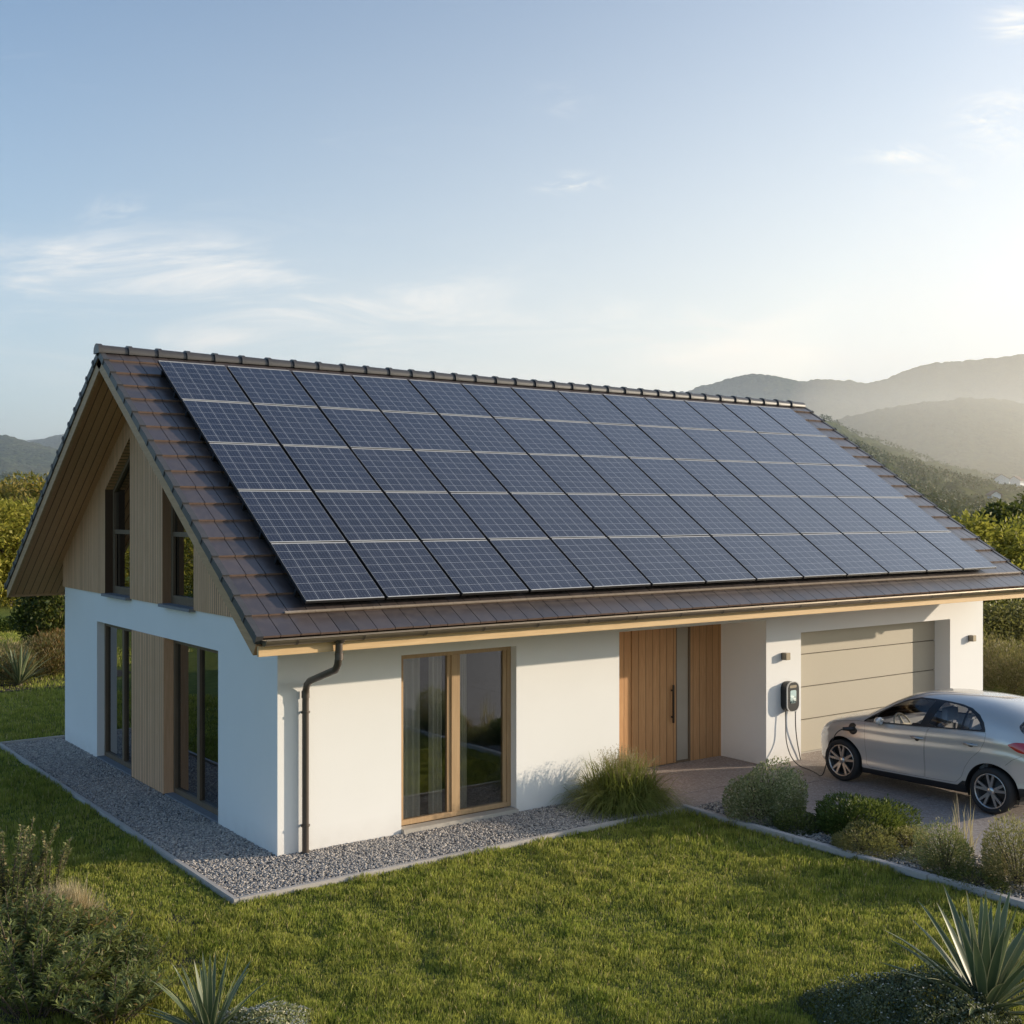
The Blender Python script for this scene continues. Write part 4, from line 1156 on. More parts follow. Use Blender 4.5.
def seat(x, y, wd):
    m = MB(); m.box(x-.25, x+.25, y-wd/2, y+wd/2, .40, .58)
    m.hexa([(x-.36, y-wd/2, .55), (x-.22, y-wd/2, .55), (x-.22, y+wd/2, .55), (x-.36, y+wd/2, .55), (x-.50, y-wd/2+.05, 1.13), (x-.40, y-wd/2+.05, 1.13), (x-.40, y+wd/2-.05, 1.13), (x-.50, y+wd/2-.05, 1.13)])
    s = m.build('seat', M['seat'], car, bevel=.03)
    m = MB(); m.box(x-.52, x-.43, y-.14, y+.14, 1.16, 1.34); m.tube([(x-.475, y-.06, 1.1), (x-.475, y-.06, 1.18)], .008, 6); m.tube([(x-.475, y+.06, 1.1), (x-.475, y+.06, 1.18)], .008, 6); m.build('headrest', M['seat'], s, bevel=.02)
seat(-1.15, .38, .50); seat(-1.15, -.38, .50); seat(-2.02, .36, .62); seat(-2.02, -.36, .62)
m = MB()
c0 = Vector((-.80, .38, .96)); ax = Vector((-.87, 0, .5)).normalized(); u = Vector((0, 1, 0)); w_ = ax.cross(u)
m.tube([c0 + .185*(u*math.cos(2*math.pi*k/28)+w_*math.sin(2*math.pi*k/28)) for k in range(29)], .015, 8)
for a in (0, math.pi, -math.pi/2): m.tube([c0, c0+.18*(u*math.cos(a)+w_*math.sin(a))], [.03, .014], 8)
m.tube([c0, c0-ax*.25], .03, 8); m.build('steering_wheel', M['cream'], car)

# ================================================================== PLANTS
def leaves(name, P, D, N, L, W, mat, parent=None, curl=.15):
    """one folded four-point leaf per row: base P, direction D, face normal N, length L, width W"""
    n = len(P); D = D/np.linalg.norm(D, axis=1, keepdims=True); S = np.cross(D, N); S /= np.maximum(np.linalg.norm(S, axis=1, keepdims=True), 1e-6)
    Nn = np.cross(S, D); L = np.broadcast_to(L, n)[:, None]; W = np.broadcast_to(W, n)[:, None]
    mid = P + D*L*.45
    V = np.stack([P, mid + S*W*.5 + Nn*L*curl, P + D*L - Nn*L*curl*.4, mid - S*W*.5 + Nn*L*curl], 1).reshape(-1, 3)
    F = (np.arange(n)*4)[:, None] + np.array([[0, 1, 2, 3]])
    return link(name, np_mesh(name, V, F), mat, parent)
def unit(n):
    v = rng.normal(size=(n, 3)); return v/np.linalg.norm(v, axis=1, keepdims=True)
def ribbons(name, B, A, lean, H, W, mat, parent=None, seg=5, droop=1.0, taper=.6, stiff=2.0, uv=False, fold=0.0):
    """grass or sword leaves: base B, azimuth A, lean (horizontal reach), height H, width W; bends over with droop"""
    n = len(B); t = np.linspace(0, 1, seg+1)[None, :]
    dirx, diry = np.cos(A)[:, None], np.sin(A)[:, None]
    r = lean[:, None]*np.power(t, stiff); z = H[:, None]*(t - droop[:, None]*t**3) if isinstance(droop, np.ndarray) else H[:, None]*(t - droop*t**3)
    cx = B[:, 0:1]+dirx*r; cy = B[:, 1:2]+diry*r; cz = B[:, 2:3]+z
    wv = W[:, None]*np.where(t < .35, .62+.38*t/.35, 1-np.power(np.clip((t-.35)/.65, 0, 1), 1/taper)) ; wv = np.maximum(wv, W[:, None]*.03)
    sx, sy = -diry, dirx
    f = fold*wv
    Lf = np.stack([cx+sx*wv*.5, cy+sy*wv*.5, cz+f*.5], -1); Rt = np.stack([cx-sx*wv*.5, cy-sy*wv*.5, cz+f*.5], -1)
    if fold:
        Cn = np.stack([cx, cy, cz-f*.5], -1); V = np.stack([Lf, Cn, Rt], 2); k = 3
    else: V = np.stack([Lf, Rt], 2); k = 2
    V = V.reshape(-1, 3); F = []
    base = (np.arange(n)*(seg+1)*k)[:, None]
    for s in range(seg):
        for c in range(k-1):
            F.append(base + np.array([[s*k+c, s*k+c+1, (s+1)*k+c+1, (s+1)*k+c]]))
    F = np.concatenate(F); UV = None
    if uv:
        u = np.linspace(0, 1, k); UV = np.stack(np.broadcast_arrays(u[None, None, :], np.broadcast_to(t, (n, seg+1))[:, :, None]), -1).reshape(-1, 2)
    return link(name, np_mesh(name, V, F, True, uv=UV), mat, parent)

def shrub(name, loc, size, n, L, W, mat, label, cat='shrub', group=None, up=.35, lumps=9, stems=10, spiky=0.0, inner=.45):
    """rounded bush: leaves on twig tips through an uneven, lumpy volume, with woody stems inside"""
    o = empty(name, loc, label=label, cat=cat, group=group)
    sx, sy, h = size
    lc = unit(lumps); lc[:, 2] = np.abs(lc[:, 2])*.9+.05; la = rng.uniform(.16, .34, lumps)
    m = n; d = unit(int(m*1.6)); d[:, 2] = d[:, 2]*.66+.30; d = d[d[:, 2] > -.22][:m]; d /= np.linalg.norm(d, axis=1, keepdims=True)
    dots = np.clip(d @ lc.T, 0, 1)**6; R = .80 + (dots*la).sum(1) + .16*(fbm(d[:, 0]*4+9, d[:, 1]*4+d[:, 2]*3+5, 3, 4)-.5)*2
    rr = 1 - (1-inner)*np.power(rng.uniform(0, 1, len(d)), 2.2); 
    P = np.stack([d[:, 0]*sx*.5*R*rr, d[:, 1]*sy*.5*R*rr, np.maximum(.015, (.17+.74*d[:, 2]*R*rr)*h)], 1)
    D = d*1.0 + unit(len(d))*.65 + np.array([0, 0, up]); Nn = unit(len(d))
    if spiky: P[:, 2] += spiky*np.power(rng.uniform(0, 1, len(d)), 6)*h; 
    leaves('foliage', P, D, Nn, rng.uniform(.7, 1.3, len(d))*L, rng.uniform(.7, 1.3, len(d))*W, mat, o)
    mb = MB()
    for k in range(stems):
        a = 2*math.pi*k/stems + R_.uniform(-.3, .3); q = R_.uniform(.25, .75)
        mb.tube([(0.03*math.cos(a), .03*math.sin(a), -.02), (sx*.2*q*math.cos(a), sy*.2*q*math.sin(a), h*.35), (sx*.42*q*math.cos(a), sy*.42*q*math.sin(a), h*.72)], [.014, .010, .005], 5)
    mb.build('stem', M['bark'], o)
    return o
L_ = dict(
    grey=m_leaf('grey_green_leaf', (.23, .28, .13), (.47, .49, .27), .35, c3=(.72, .66, .44), f3=.32),
    dark=m_leaf('dark_green_leaf', (.060, .105, .022), (.16, .21, .05), .3),
    olive=m_leaf('olive_leaf', (.22, .20, .07), (.42, .37, .15), .35),
    sage=m_leaf('sage_leaf', (.15, .185, .075), (.33, .36, .155), .35, c3=(.46, .38, .20), f3=.25),
    gold=m_leaf('gold_sage_leaf', (.19, .185, .08), (.42, .38, .18), .4, c3=(.58, .46, .22), f3=.30),
    mid=m_leaf('mid_green_leaf', (.08, .115, .032), (.20, .23, .075), .4, c3=(.30, .27, .13), f3=.10),
    bronze=m_leaf('bronze_leaf', (.11, .15, .045), (.31, .34, .13), .4, c3=(.42, .25, .10), f3=.07),
    straw=m_leaf('straw_blade', (.55, .43, .26), (.78, .64, .43), .4),
    blade=m_leaf('tuft_blade', (.16, .20, .042), (.37, .38, .11), .4),
    seed=m_leaf('seed_head', (.36, .27, .17), (.50, .40, .27), .4),
    heath=m_leaf('heath_leaf', (.22, .165, .08), (.42, .33, .18), .35, c3=(.14, .14, .05), f3=.3),
    rust=m_leaf('rust_leaf', (.22, .11, .035), (.34, .19, .06), .3),
    mat_=m_leaf('mat_leaf', (.085, .11, .062), (.21, .235, .14), .25),
    petal=m_leaf('white_petal', (.62, .62, .58), (.78, .77, .70), .3),
    autumn=m_leaf('autumn_leaf', (.21, .165, .035), (.30, .27, .06), .4, c3=(.34, .22, .05), f3=.25, patch=2.),
    orange=m_leaf('orange_leaf', (.17, .14, .035), (.34, .25, .06), .4, patch=2.),
    yellowg=m_leaf('yellow_green_leaf', (.27, .26, .04), (.58, .50, .095), .5, patch=1.5),
    tree=m_leaf('tree_leaf', (.040, .065, .016), (.12, .14, .035), .35, c3=(.20, .17, .05), f3=.15, patch=2.),
    yucca=m_yucca('yucca_leaf', (.070, .105, .050), (.145, .185, .090), (.46, .43, .24)),
)
# --- planting bed beside the driveway
shrub('variegated_shrub', (6.18, -2.30, 0), (.92, .92, .80), 11000, .034, .020, L_['grey'], 'tall rounded grey green shrub with cream leaf tips nearest the entrance path')
shrub('variegated_shrub', (6.62, -2.36, 0), (.62, .62, .62), 6000, .034, .020, L_['grey'], 'smaller pale grey shrub tucked behind the tall rounded shrub on the driveway side')
shrub('low_shrub', (6.20, -2.98, 0), (.62, .62, .28), 3500, .032, .014, L_['mid'], 'low dark green clump at the foot of the rounded grey shrubs')
shrub('evergreen_shrub', (6.66, -3.62, 0), (1.10, 1.20, .50), 9500, .050, .018, L_['dark'], 'dense dark green shrub in the middle of the planting bed before the front wheel', spiky=.12)
shrub('olive_shrub', (6.06, -4.12, 0), (.78, .86, .31), 6000, .034, .010, L_['olive'], 'low olive yellow shrub in front of the dark green shrub by the edging')
shrub('evergreen_shrub', (6.74, -4.32, 0), (.55, .60, .27), 3000, .036, .012, L_['olive'], 'small yellowish tuft at the right end of the dark green shrub')
shrub('sage_shrub', (6.16, -5.24, 0), (.60, .62, .58), 6500, .036, .010, L_['sage'], 'upright sage green shrub left of the tall grass blades', spiky=.12)
shrub('sage_shrub', (6.42, -6.02, 0), (.90, .90, .74), 9500, .038, .011, L_['gold'], 'large sage shrub with golden tips at the right edge in front of the rear wheel', spiky=.14)
shrub('low_shrub', (6.00, -5.72, 0), (.6, .8, .20), 2600, .030, .010, L_['mid'], 'low green creeper at the foot of the sage shrubs')
shrub('low_shrub', (6.35, -4.78, 0), (.5, .5, .13), 1500, .026, .009, L_['sage'], 'small sparse grey tuft on the gravel between the olive and sage shrubs')
def tuft(name, loc, n, H, reach, W, mat, label, seed=0, cat='grass', jitter=.06, dome=0.):
    o = empty(name, loc, label=label, cat=cat)
    a = rng.uniform(0, 2*np.pi, n); b = np.stack([rng.normal(0, jitter, n), rng.normal(0, jitter, n), np.zeros(n)], 1)
    k = rng.uniform(0, 1, n)
    ribbons('blade', b, a, (.05+.95*np.sqrt(k))*reach*rng.uniform(.7, 1.15, n), H*(1.05-.45*k)*rng.uniform(.75, 1.1, n)*1.25, np.full(n, W), mat, o, droop=.15+(.45+dome)*k, stiff=1.5-.35*dome)
    if seed:
        a = rng.uniform(0, 2*np.pi, seed); k = rng.uniform(.05, .75, seed); z = H*(1.15-.3*k)*rng.uniform(.9, 1.12, seed)
        b = np.stack([np.cos(a)*k*reach*.8, np.sin(a)*k*reach*.8, z*.72], 1)
        ribbons('seed_stalk', b*0+np.stack([np.cos(a)*.03, np.sin(a)*.03, z*0], 1), a, k*reach*.85, z*1.15, np.full(seed, W*.5), L_['seed'], o, droop=.12, stiff=1.3)
        m = seed*9; idx = rng.integers(0, seed, m); f = rng.uniform(.78, 1.02, m)
        P = np.stack([np.cos(a[idx])*(k[idx]*reach*.85*f**1.3+.03), np.sin(a[idx])*(k[idx]*reach*.85*f**1.3+.03), z[idx]*1.15*(f-.12*f**3)], 1) + rng.normal(0, .006, (m, 3))
        leaves('seed_head', P, unit(m)*.6+np.array([0, 0, .6]), unit(m), rng.uniform(.018, .034, m), .007, L_['seed'], o)
    return o
tuft('ornamental_grass', (5.08, -.68, 0), 3600, .72, .90, .014, L_['blade'], 'round green ornamental grass with straw seed heads by the cedar entrance', seed=210, jitter=.17, dome=.6)
tuft('feather_grass', (6.90, -4.98, 0), 46, .72, .22, .011, L_['straw'], 'few tall pale upright grass blades in front of the car rear wheel', cat='grass')
tuft('feather_grass', (6.75, -5.60, 0), 500, .26, .30, .006, L_['straw'], 'short straw coloured grass tuft between the two sage shrubs', cat='grass')

# --- yuccas
def yucca(loc, n, Lmin, Lmax, W, label, tilt0=.1, rz=0.0, name='yucca'):
    o = empty(name, loc, rz, label=label, cat='yucca'); 
    i = np.arange(n); a = i*2.39996 + rng.normal(0, .12, n); f = i/(n-1)                     # golden-angle rosette, inner leaves upright
    ang = tilt0 + (1.32-tilt0)*f**.9 + rng.normal(0, .05, n); Ln = (Lmin+(Lmax-Lmin)*np.sin(np.pi*np.clip(.25+.6*f, 0, 1)))*rng.uniform(.88, 1.1, n)
    B = np.stack([np.cos(a)*.035*(1+f), np.sin(a)*.035*(1+f), .10-.07*f], 1)
    ribbons('leaf', B, a, Ln*np.sin(ang), Ln*np.cos(ang)*(1+.12*f), W*rng.uniform(.85, 1.15, n), L_['yucca'], o, seg=10, droop=.04+.22*f, taper=.62, stiff=1.08, uv=True, fold=.34)
    m = MB(); m.tube([(0, 0, -.02), (0, 0, .08), (0, 0, .16)], [.075, .07, .03], 10); m.build('trunk', M['bark'], o)
    return o
YR = at(985, 10.1); yucca((YR[0], YR[1], 0), 44, .64, 1.04, .088, 'big blue green yucca with stiff pale edged sword leaves in the lower right corner', .06, .4)
YL = at(210, 9.62); yucca((YL[0], YL[1], -.02), 40, .40, .68, .046, 'narrow leaved yucca standing at the bottom edge left of the lawn', .08, 1.1)

def mat_plant(name, c, ax, ay, h, n, nf, label, lm, rot=0.):
    o = empty(name, (c[0], c[1], 0), rot, label=label, cat='ground cover')
    r = np.sqrt(rng.uniform(0, 1, n)); a = rng.uniform(0, 2*np.pi, n); edge = 1+.18*np.sin(a*3+1)+.10*np.sin(a*7)
    x, y = r*np.cos(a)*ax*edge, r*np.sin(a)*ay*edge; z = h*np.clip(1-r**2.5, 0, 1)*(.55+.9*fbm(x*5+20, y*5+20, 3, 8))*rng.uniform(.45, 1.0, n)
    leaves('foliage', np.stack([x, y, z], 1), unit(n)*.8+np.array([0, 0, .6]), unit(n), rng.uniform(.7, 1.3, n)*.030, .016, lm, o)
    r = np.sqrt(rng.uniform(0, .95, nf)); a = rng.uniform(0, 2*np.pi, nf); edge = 1+.18*np.sin(a*3+1)+.10*np.sin(a*7)
    x, y = r*np.cos(a)*ax*edge, r*np.sin(a)*ay*edge; z = h*np.clip(1-r**2.5, 0, 1)*(.55+.9*fbm(x*5+20, y*5+20, 3, 8))+.012
    m = 7; P = np.repeat(np.stack([x, y, z], 1), m, 0); D = unit(nf*m); D[:, 2] = np.abs(D[:, 2])*.5+.15
    leaves('flower', P, D, np.tile([0, 0, 1.], (nf*m, 1))+unit(nf*m)*.3, rng.uniform(.009, .016, nf*m), .010, L_['petal'], o)
    return o
GC = at(925, 9.95); mat_plant('ground_cover', GC, .86, .86, .36, 16000, 300, 'dark mat of small leaves dotted with white flowers beside the big yucca', L_['mat_'])
GC2 = at(262, 9.75); mat_plant('ground_cover', GC2, .42, .50, .17, 6000, 420, 'pale grey flowering ground cover at the bottom edge beside the narrow leaved yucca', L_['grey'])
sp = at(1015, 11.0); tuft('feather_grass', (sp[0], sp[1], 0), 400, .34, .30, .006, L_['sage'], 'wispy grey green grass behind the big yucca at the right edge')
mb = MB()
for c, ax, ay in ((at(955, 9.9), 1.2, .8), (at(205, 9.6), .55, .5), (at(40, 11.2), 1.6, 1.5)):
    n = 40; v = [(c[0]+ax*(1+.12*math.sin(5*k/n*2*math.pi))*math.cos(2*math.pi*k/n), c[1]+ay*(1+.1*math.cos(4*k/n*2*math.pi))*math.sin(2*math.pi*k/n), -.004) for k in range(n)]
    mb.add(v, [tuple(range(n))])
tag(mb.build('planting_soil', M['mulch']), kind='structure')

# --- mixed border in the lower left corner
def stalk_plant(name, loc, stems, H, spread, leaf_n, L, W, mat, label, cat='shrub', lean=.35, droop=.1, tipfade=.5):
    """several leafy stems rising from one foot, leaves set all along each stem"""
    o = empty(name, loc, label=label, cat=cat); mb = MB(); Ps, Ds = [], []
    for k in range(stems):
        a = R_.uniform(0, 2*math.pi); h = H*R_.uniform(.55, 1.0); s = spread*math.sqrt(R_.random()); l = lean*R_.uniform(.2, 1)
        p = [Vector((s*.4*math.cos(a), s*.4*math.sin(a), 0)), Vector((s*.8*math.cos(a), s*.8*math.sin(a), h*.5)), Vector((s*math.cos(a)+l*.3*math.cos(a), s*math.sin(a)+l*.3*math.sin(a), h*(1-droop)))]
        mb.tube(p, [.008, .006, .003], 5)
        t = rng.uniform(.12, 1, leaf_n); q = [p[0]*(1-u)**2+p[1]*2*u*(1-u)+p[2]*u*u for u in t]
        d = unit(leaf_n)*np.array([1, 1, .35]); d[:, 2] += .55; q = np.array([v[:] for v in q]) + d*(.35*L*(1-tipfade*t))[:, None]
        Ps.append(q); Ds.append(d*(1-tipfade*t*.6)[:, None])
    P = np.concatenate(Ps); D = np.concatenate(Ds); sc_l = np.linalg.norm(D, axis=1)
    leaves('foliage', P, D, unit(len(P))*.5+np.array([0, 0, .8]), rng.uniform(.6, 1.2, len(P))*L*np.clip(sc_l, .45, 1.1), rng.uniform(.7, 1.2, len(P))*W, mat, o)
    mb.build('stem', M['bark'], o); return o
def put(px, D): p = at(px, D); return (p[0], p[1], 0)
stalk_plant('leafy_shrub', put(8, 12.3), 30, 1.22, .42, 190, .050, .022, L_['sage'], 'tall pale leaved shrub with upright spires at the left edge of the lawn')
stalk_plant('leafy_shrub', put(46, 12.5), 12, .98, .24, 140, .046, .021, L_['sage'], 'slim leafy shrub with one spire right of the tall shrub in the left border')
tuft('dry_grass', put(64, 11.9), 3600, .52, .40, .008, L_['straw'], 'pale straw coloured dry grass clump in the left border', cat='grass', jitter=.10)
stalk_plant('broad_leaf_plant', put(20, 11.2), 52, .72, .52, 70, .105, .020, L_['bronze'], 'bushy plant with long bronze green leaves below the tall spired shrub')
stalk_plant('broad_leaf_plant', put(88, 11.2), 52, .50, .50, 66, .110, .021, L_['bronze'], 'bushy plant with long lance leaves in front of the dry grass clump')
stalk_plant('broad_leaf_plant', put(122, 10.8), 44, .36, .42, 60, .105, .018, L_['mid'], 'low lance leaved plant at the right end of the left border')
stalk_plant('broad_leaf_plant', put(35, 10.2), 56, .58, .54, 70, .10, .019, L_['mid'], 'dark leafy plant in the very lower left corner')
stalk_plant('broad_leaf_plant', put(112, 10.0), 44, .38, .42, 60, .10, .018, L_['bronze'], 'low leafy plant at the bottom edge left of the narrow leaved yucca')
shrub('low_shrub', put(60, 11.7), (1.1, .9, .40), 6000, .045, .016, L_['mid'], 'low green bush filling the left border behind the lance leaved plants', spiky=.2)
tuft('feather_grass', put(140, 10.4), 300, .34, .35, .007, L_['blade'], 'green arching grass tuft between the left border and the narrow leaved yucca', cat='grass')

# --- trees and hedges
def tree(name, loc, h, w, n, leaf, mat, label, cat='tree', group=None, trunk=.28, clumps=26, base=.18, shape=1.0, openness=.55):
    """tapered trunk, limbs to each clump, leaf clusters with gaps between them"""
    o = empty(name, loc, R_.uniform(0, 6), label=label, cat=cat, group=group); C = []; mb = MB()
    top = Vector((R_.uniform(-.05, .05)*w, R_.uniform(-.05, .05)*w, h*.86))
    mb.tube([(0, 0, -.1), (top.x*.3, top.y*.3, h*.3), (top.x*.7, top.y*.7, h*.6), tuple(top)], [trunk*.5, trunk*.4, trunk*.25, trunk*.06], 8)
    for k in range(clumps):
        u = (k+.5)/clumps; zf = base + (1-base)*u*.93; prof = math.sin(math.pi*min(1, max(.08, (zf-base)/(1-base)*.88+.10)))**(.75*shape)
        a = k*2.4 + R_.uniform(-.4, .4); r = w*.5*prof*R_.uniform(.35, .95)
        c = Vector((r*math.cos(a), r*math.sin(a), h*zf)); s = w*R_.uniform(.13, .24)*(.6+.5*prof); C.append((c, s))
        st = Vector((top.x*.5, top.y*.5, h*max(.1, zf*.72-.05))); mb.tube([st, (st+c)/2+Vector((0, 0, -.03*h)), c], [trunk*.14, trunk*.09, trunk*.03], 5)
    mb.build('trunk', M['bark'], o)
    idx = rng.integers(0, clumps, n); cc_ = np.array([c[:] for c, s in C])[idx]; ss = np.array([s for c, s in C])[idx]
    d = unit(n); rr = np.power(rng.uniform(0, 1, n), openness)
    P = cc_ + d*(ss*rr)[:, None]*np.array([1.1, 1.1, .85]); D = d*.8+unit(n)*.7+np.array([0, 0, -.1])
    leaves('crown', P, D, unit(n)+np.array([0, 0, .4]), rng.uniform(.6, 1.3, n)*leaf, rng.uniform(.5, 1.0, n)*leaf*.62, mat, o); return o
# left garden behind the house
yl = put(19, 29.2); yucca((yl[0], yl[1], 0), 44, .62, 1.02, .07, 'spiky pale green agave in the far garden bed left of the house', .1, .3, name='agave')
for px, D, s, lab in ((-6, 29.6, (1.9, 1.8, .92), 'brown heath shrub at the far left edge behind the agave'), (44, 31.2, (2.2, 2.0, 1.0), 'tan heath shrub right of the agave in the far garden bed'), (66, 31.6, (1.8, 1.8, 1.1), 'rust brown shrub beside the white gable wall in the far garden bed')):
    p = put(px, D); shrub('heath_shrub', p, s, 7000, .11, .020, L_['rust'] if px == 66 else L_['heath'], lab, spiky=.22, up=.8)
mb = MB(); c = at(20, 30.2); mb.add([(c[0]+5.2*math.cos(a)*1.0, c[1]+1.9*math.sin(a), -.005) for a in np.linspace(0, 2*np.pi, 30)[:-1]], [tuple(range(29))]); tag(mb.build('garden_bed', M['mulch']), kind='structure')
tree('garden_tree', put(54, 37.5), 3.0, 2.5, 8000, .17, L_['tree'], 'dense dark green bushy tree seen under the left eave', trunk=.2, base=.05, clumps=34, openness=.5)
tree('garden_tree', put(10, 54.), 4.7, 5.4, 9000, .24, L_['yellowg'], 'sunlit yellow green tree at the left edge of the photo', trunk=.25, base=.12, clumps=34)
tree('garden_tree', put(40, 57.), 4.4, 5.0, 7000, .24, L_['yellowg'], 'yellow green tree behind the left roof edge', trunk=.25, base=.10, clumps=30)
tree('garden_tree', put(-48, 52.), 5., 5.5, 5000, .26, L_['yellowg'], 'yellow green tree just beyond the left edge', trunk=.25, base=.10, clumps=30)
for i, (px, D, h, w, mt, lab) in enumerate(((4, 92, 6.0, 8, 'orange', 'orange brown autumn tree far left beneath the hill'), (32, 98, 6.9, 8.5, 'autumn', 'tallest golden brown tree far left beneath the hill'), (50, 90, 6.1, 7, 'autumn', 'golden tree half hidden behind the left roof edge'), (22, 84, 5.0, 6.5, 'orange', 'low rusty orange tree before the golden trees far left'), (72, 104, 6.6, 9, 'tree', 'dark green tree far away behind the left roof slope'), (-26, 96, 6.6, 9, 'autumn', 'golden tree beyond the left edge of the photo'))):
    tree('autumn_tree', put(px, D), h, w, 6000, .42, L_[mt], lab, trunk=.4, base=.08, clumps=30, group='autumn trees at the foot of the left hill')
# low clipped hedge on the lawn
def hedge(name, a, b, h, w, n, leaf, mat, label, rough=.14):
    a = np.array(a, float); b = np.array(b, float); d = b-a; Ln = np.linalg.norm(d); d /= Ln; nn = np.array([-d[1], d[0], 0])
    o = empty(name, tuple(a), label=label, cat='hedge'); t = rng.uniform(0, Ln, n); ang = rng.uniform(-.25, np.pi+.25, n); r = 1-.5*np.power(rng.uniform(0, 1, n), 2.5)
    bump = 1 + rough*(fbm(t*.9, ang*1.2, 4, 3)-.5)*2.4
    P = d[None]*t[:, None] + nn[None]*(np.cos(ang)*w*.5*r*bump)[:, None] + np.array([0, 0, 1.])[None]*(np.clip(.12*h+np.abs(np.sin(ang))**.6*h*.86*r*bump, .03, None))[:, None]
    P[:, 2] *= rng.uniform(.15, 1, n)**.35
    leaves('foliage', P, unit(n)+nn[None]*np.cos(ang)[:, None]+np.array([0, 0, .3]), unit(n), rng.uniform(.6, 1.3, n)*leaf, leaf*.55, mat, o)
    mb = MB()
    for k in range(int(Ln/.8)+1): mb.tube([tuple(d*k*.8), tuple(d*k*.8+np.array([0, 0, h*.6]))], [.03, .015], 5)
    mb.build('stem', M['bark'], o); return o
hedge('clipped_hedge', at(-60, 41.), at(42, 43.), .55, .6, 5000, .10, L_['dark'], 'low dark clipped hedge crossing the far lawn at the left', .05)
# right garden
for px, D, s, lab in ((1012, 28.2, (2.4, 2.2, 1.12), 'brown dry shrub on the lawn right of the garage corner'), (1052, 27.6, (2.2, 2.0, 1.15), 'brown dry shrub at the right edge beyond the car roof'), (986, 29.4, (1.8, 1.8, 1.10), 'brown dry shrub half hidden behind the garage corner')):
    p = put(px, D); shrub('dry_shrub', p, s, 9000, .085, .016, L_['heath'], lab, spiky=.18, up=.7)
hedge('tall_hedge', at(955, 33.5), at(1110, 35.5), 1.75, 1.6, 26000, .12, L_['olive'], 'tall brown green hedge across the lawn right of the garage', .2)
tree('garden_tree', put(966, 41.), 4.1, 3.6, 9000, .20, L_['yellowg'], 'slender yellow green tree rising beside the right roof edge', trunk=.2, base=.05, clumps=34)
tree('garden_tree', put(992, 43.), 3.5, 4.2, 9000, .20, L_['yellowg'], 'round yellow green tree second from the right roof edge', trunk=.2, base=.04, clumps=34)
tree('garden_tree', put(1020, 41.), 3.6, 4.2, 9000, .20, L_['yellowg'], 'yellow green tree at the right edge of the photo', trunk=.2, base=.04, clumps=34)
tree('garden_tree', put(1054, 43.), 4.2, 4.5, 5000, .22, L_['yellowg'], 'yellow green tree just outside the right edge', trunk=.2, base=.04, clumps=30)
for px_, D_, h_ in ((-470, 44., 5.6), (-600, 42., 6.2), (-740, 44., 6.0), (-900, 40., 5.8)):
    tree('garden_tree', put(px_, D_), h_, 6.0, 5000, .24, L_['yellowg'], 'sunlit yellow green tree across the garden, mirrored in the gable windows', group='trees mirrored in the gable windows', trunk=.25, base=.04, clumps=30)
tree('garden_tree', put(1006, 66.), 4.7, 4.4, 7000, .30, L_['tree'], 'rounded dark green tree between the garden and the valley', trunk=.3, base=.06, clumps=30)
tree('garden_tree', put(1040, 72.), 5.2, 6.0, 5000, .32, L_['tree'], 'dark green tree at the right edge below the valley houses', trunk=.3, base=.06, clumps=30)

# ================================================================== HILLS, FAR WOODS, HAZE
def hill(name, crest, Dc, Db, zb, mat, canopy, seed, fall=1.35, nb=900, nr=110, pxr=(-420, 1440)):
    """a wooded ridge: crest given as bearings and heights at distance Dc, foot at Db"""
    bx = np.linspace(*pxr, nb); cz = np.interp(bx, [p[0] for p in crest], [hz(p[1], Dc) for p in crest])
    k = np.array([.1, .2, .4, .2, .1]); cz = np.convolve(np.pad(cz, 2, mode='edge'), k, 'valid')
    s = np.concatenate([np.linspace(0, 1, nr-18), np.linspace(1.02, fall, 18)])
    B, S = np.meshgrid(bx, s, indexing='ij')
    Dd = Db + (Dc-Db)*S
    X = CAM[0] + Dd*(FW[0]+(B-512)/FPX*RT[0]); Y = CAM[1] + Dd*(FW[1]+(B-512)/FPX*RT[1])
    prof = np.where(S <= 1, S**1.15*(1-.0*S), 1-(S-1)**1.3*1.6)
    relief = (fbm(X/170+seed, Y/170, 4, seed)-.5)*.95*np.sin(np.clip(S, 0, 1)*np.pi)
    Z = zb + (cz[:, None]-zb)*(prof+relief*.5) + canopy*(fbm(X/(canopy*1.6), Y/(canopy*1.6), 3, seed+3)-.5)*1.6
    V = np.stack([X, Y, Z], -1).reshape(-1, 3); ids = np.arange(nb*len(s)).reshape(nb, len(s))
    F = np.stack([ids[:-1,:-1], ids[1:,:-1], ids[1:,1:], ids[:-1,1:]], -1).reshape(-1, 4)
    return tag(link(name, np_mesh(name, V, F, True), mat), kind='structure'), (bx, cz, Db, Dc, zb)
HM = m_hill('hill_wood', (.018, .030, .016), (.12, .14, .065), (.15, .13, .055), 3.6)
HM2 = m_hill('slope_wood', (.050, .070, .015), (.120, .130, .028), (.14, .12, .035), 3.0)
near_crest = [(-420,478),(-60,474),(60,478),(300,470),(600,440),(760,415),(830,420),(850,432),(873,440),(896,449),(917,456),(936,463),(958,469),(979,474),(1005,481),(1040,486),(1440,488)]
hill('hills', near_crest, 560, 190, -1., HM2, 4.5, 3)
hill('hills', [(-420,430),(-120,428),(-40,431),(0,434),(12,435.5),(24,440),(36,443),(52,447),(66,452),(100,462),(300,470),(600,460),(760,440),(800,430),(833,420),(855,414),(883,408),(908,404),(933,401),(966,397.5),(1000,399),(1024,403),(1080,410),(1440,430)], 950, 620, 8., HM, 2.8, 17)
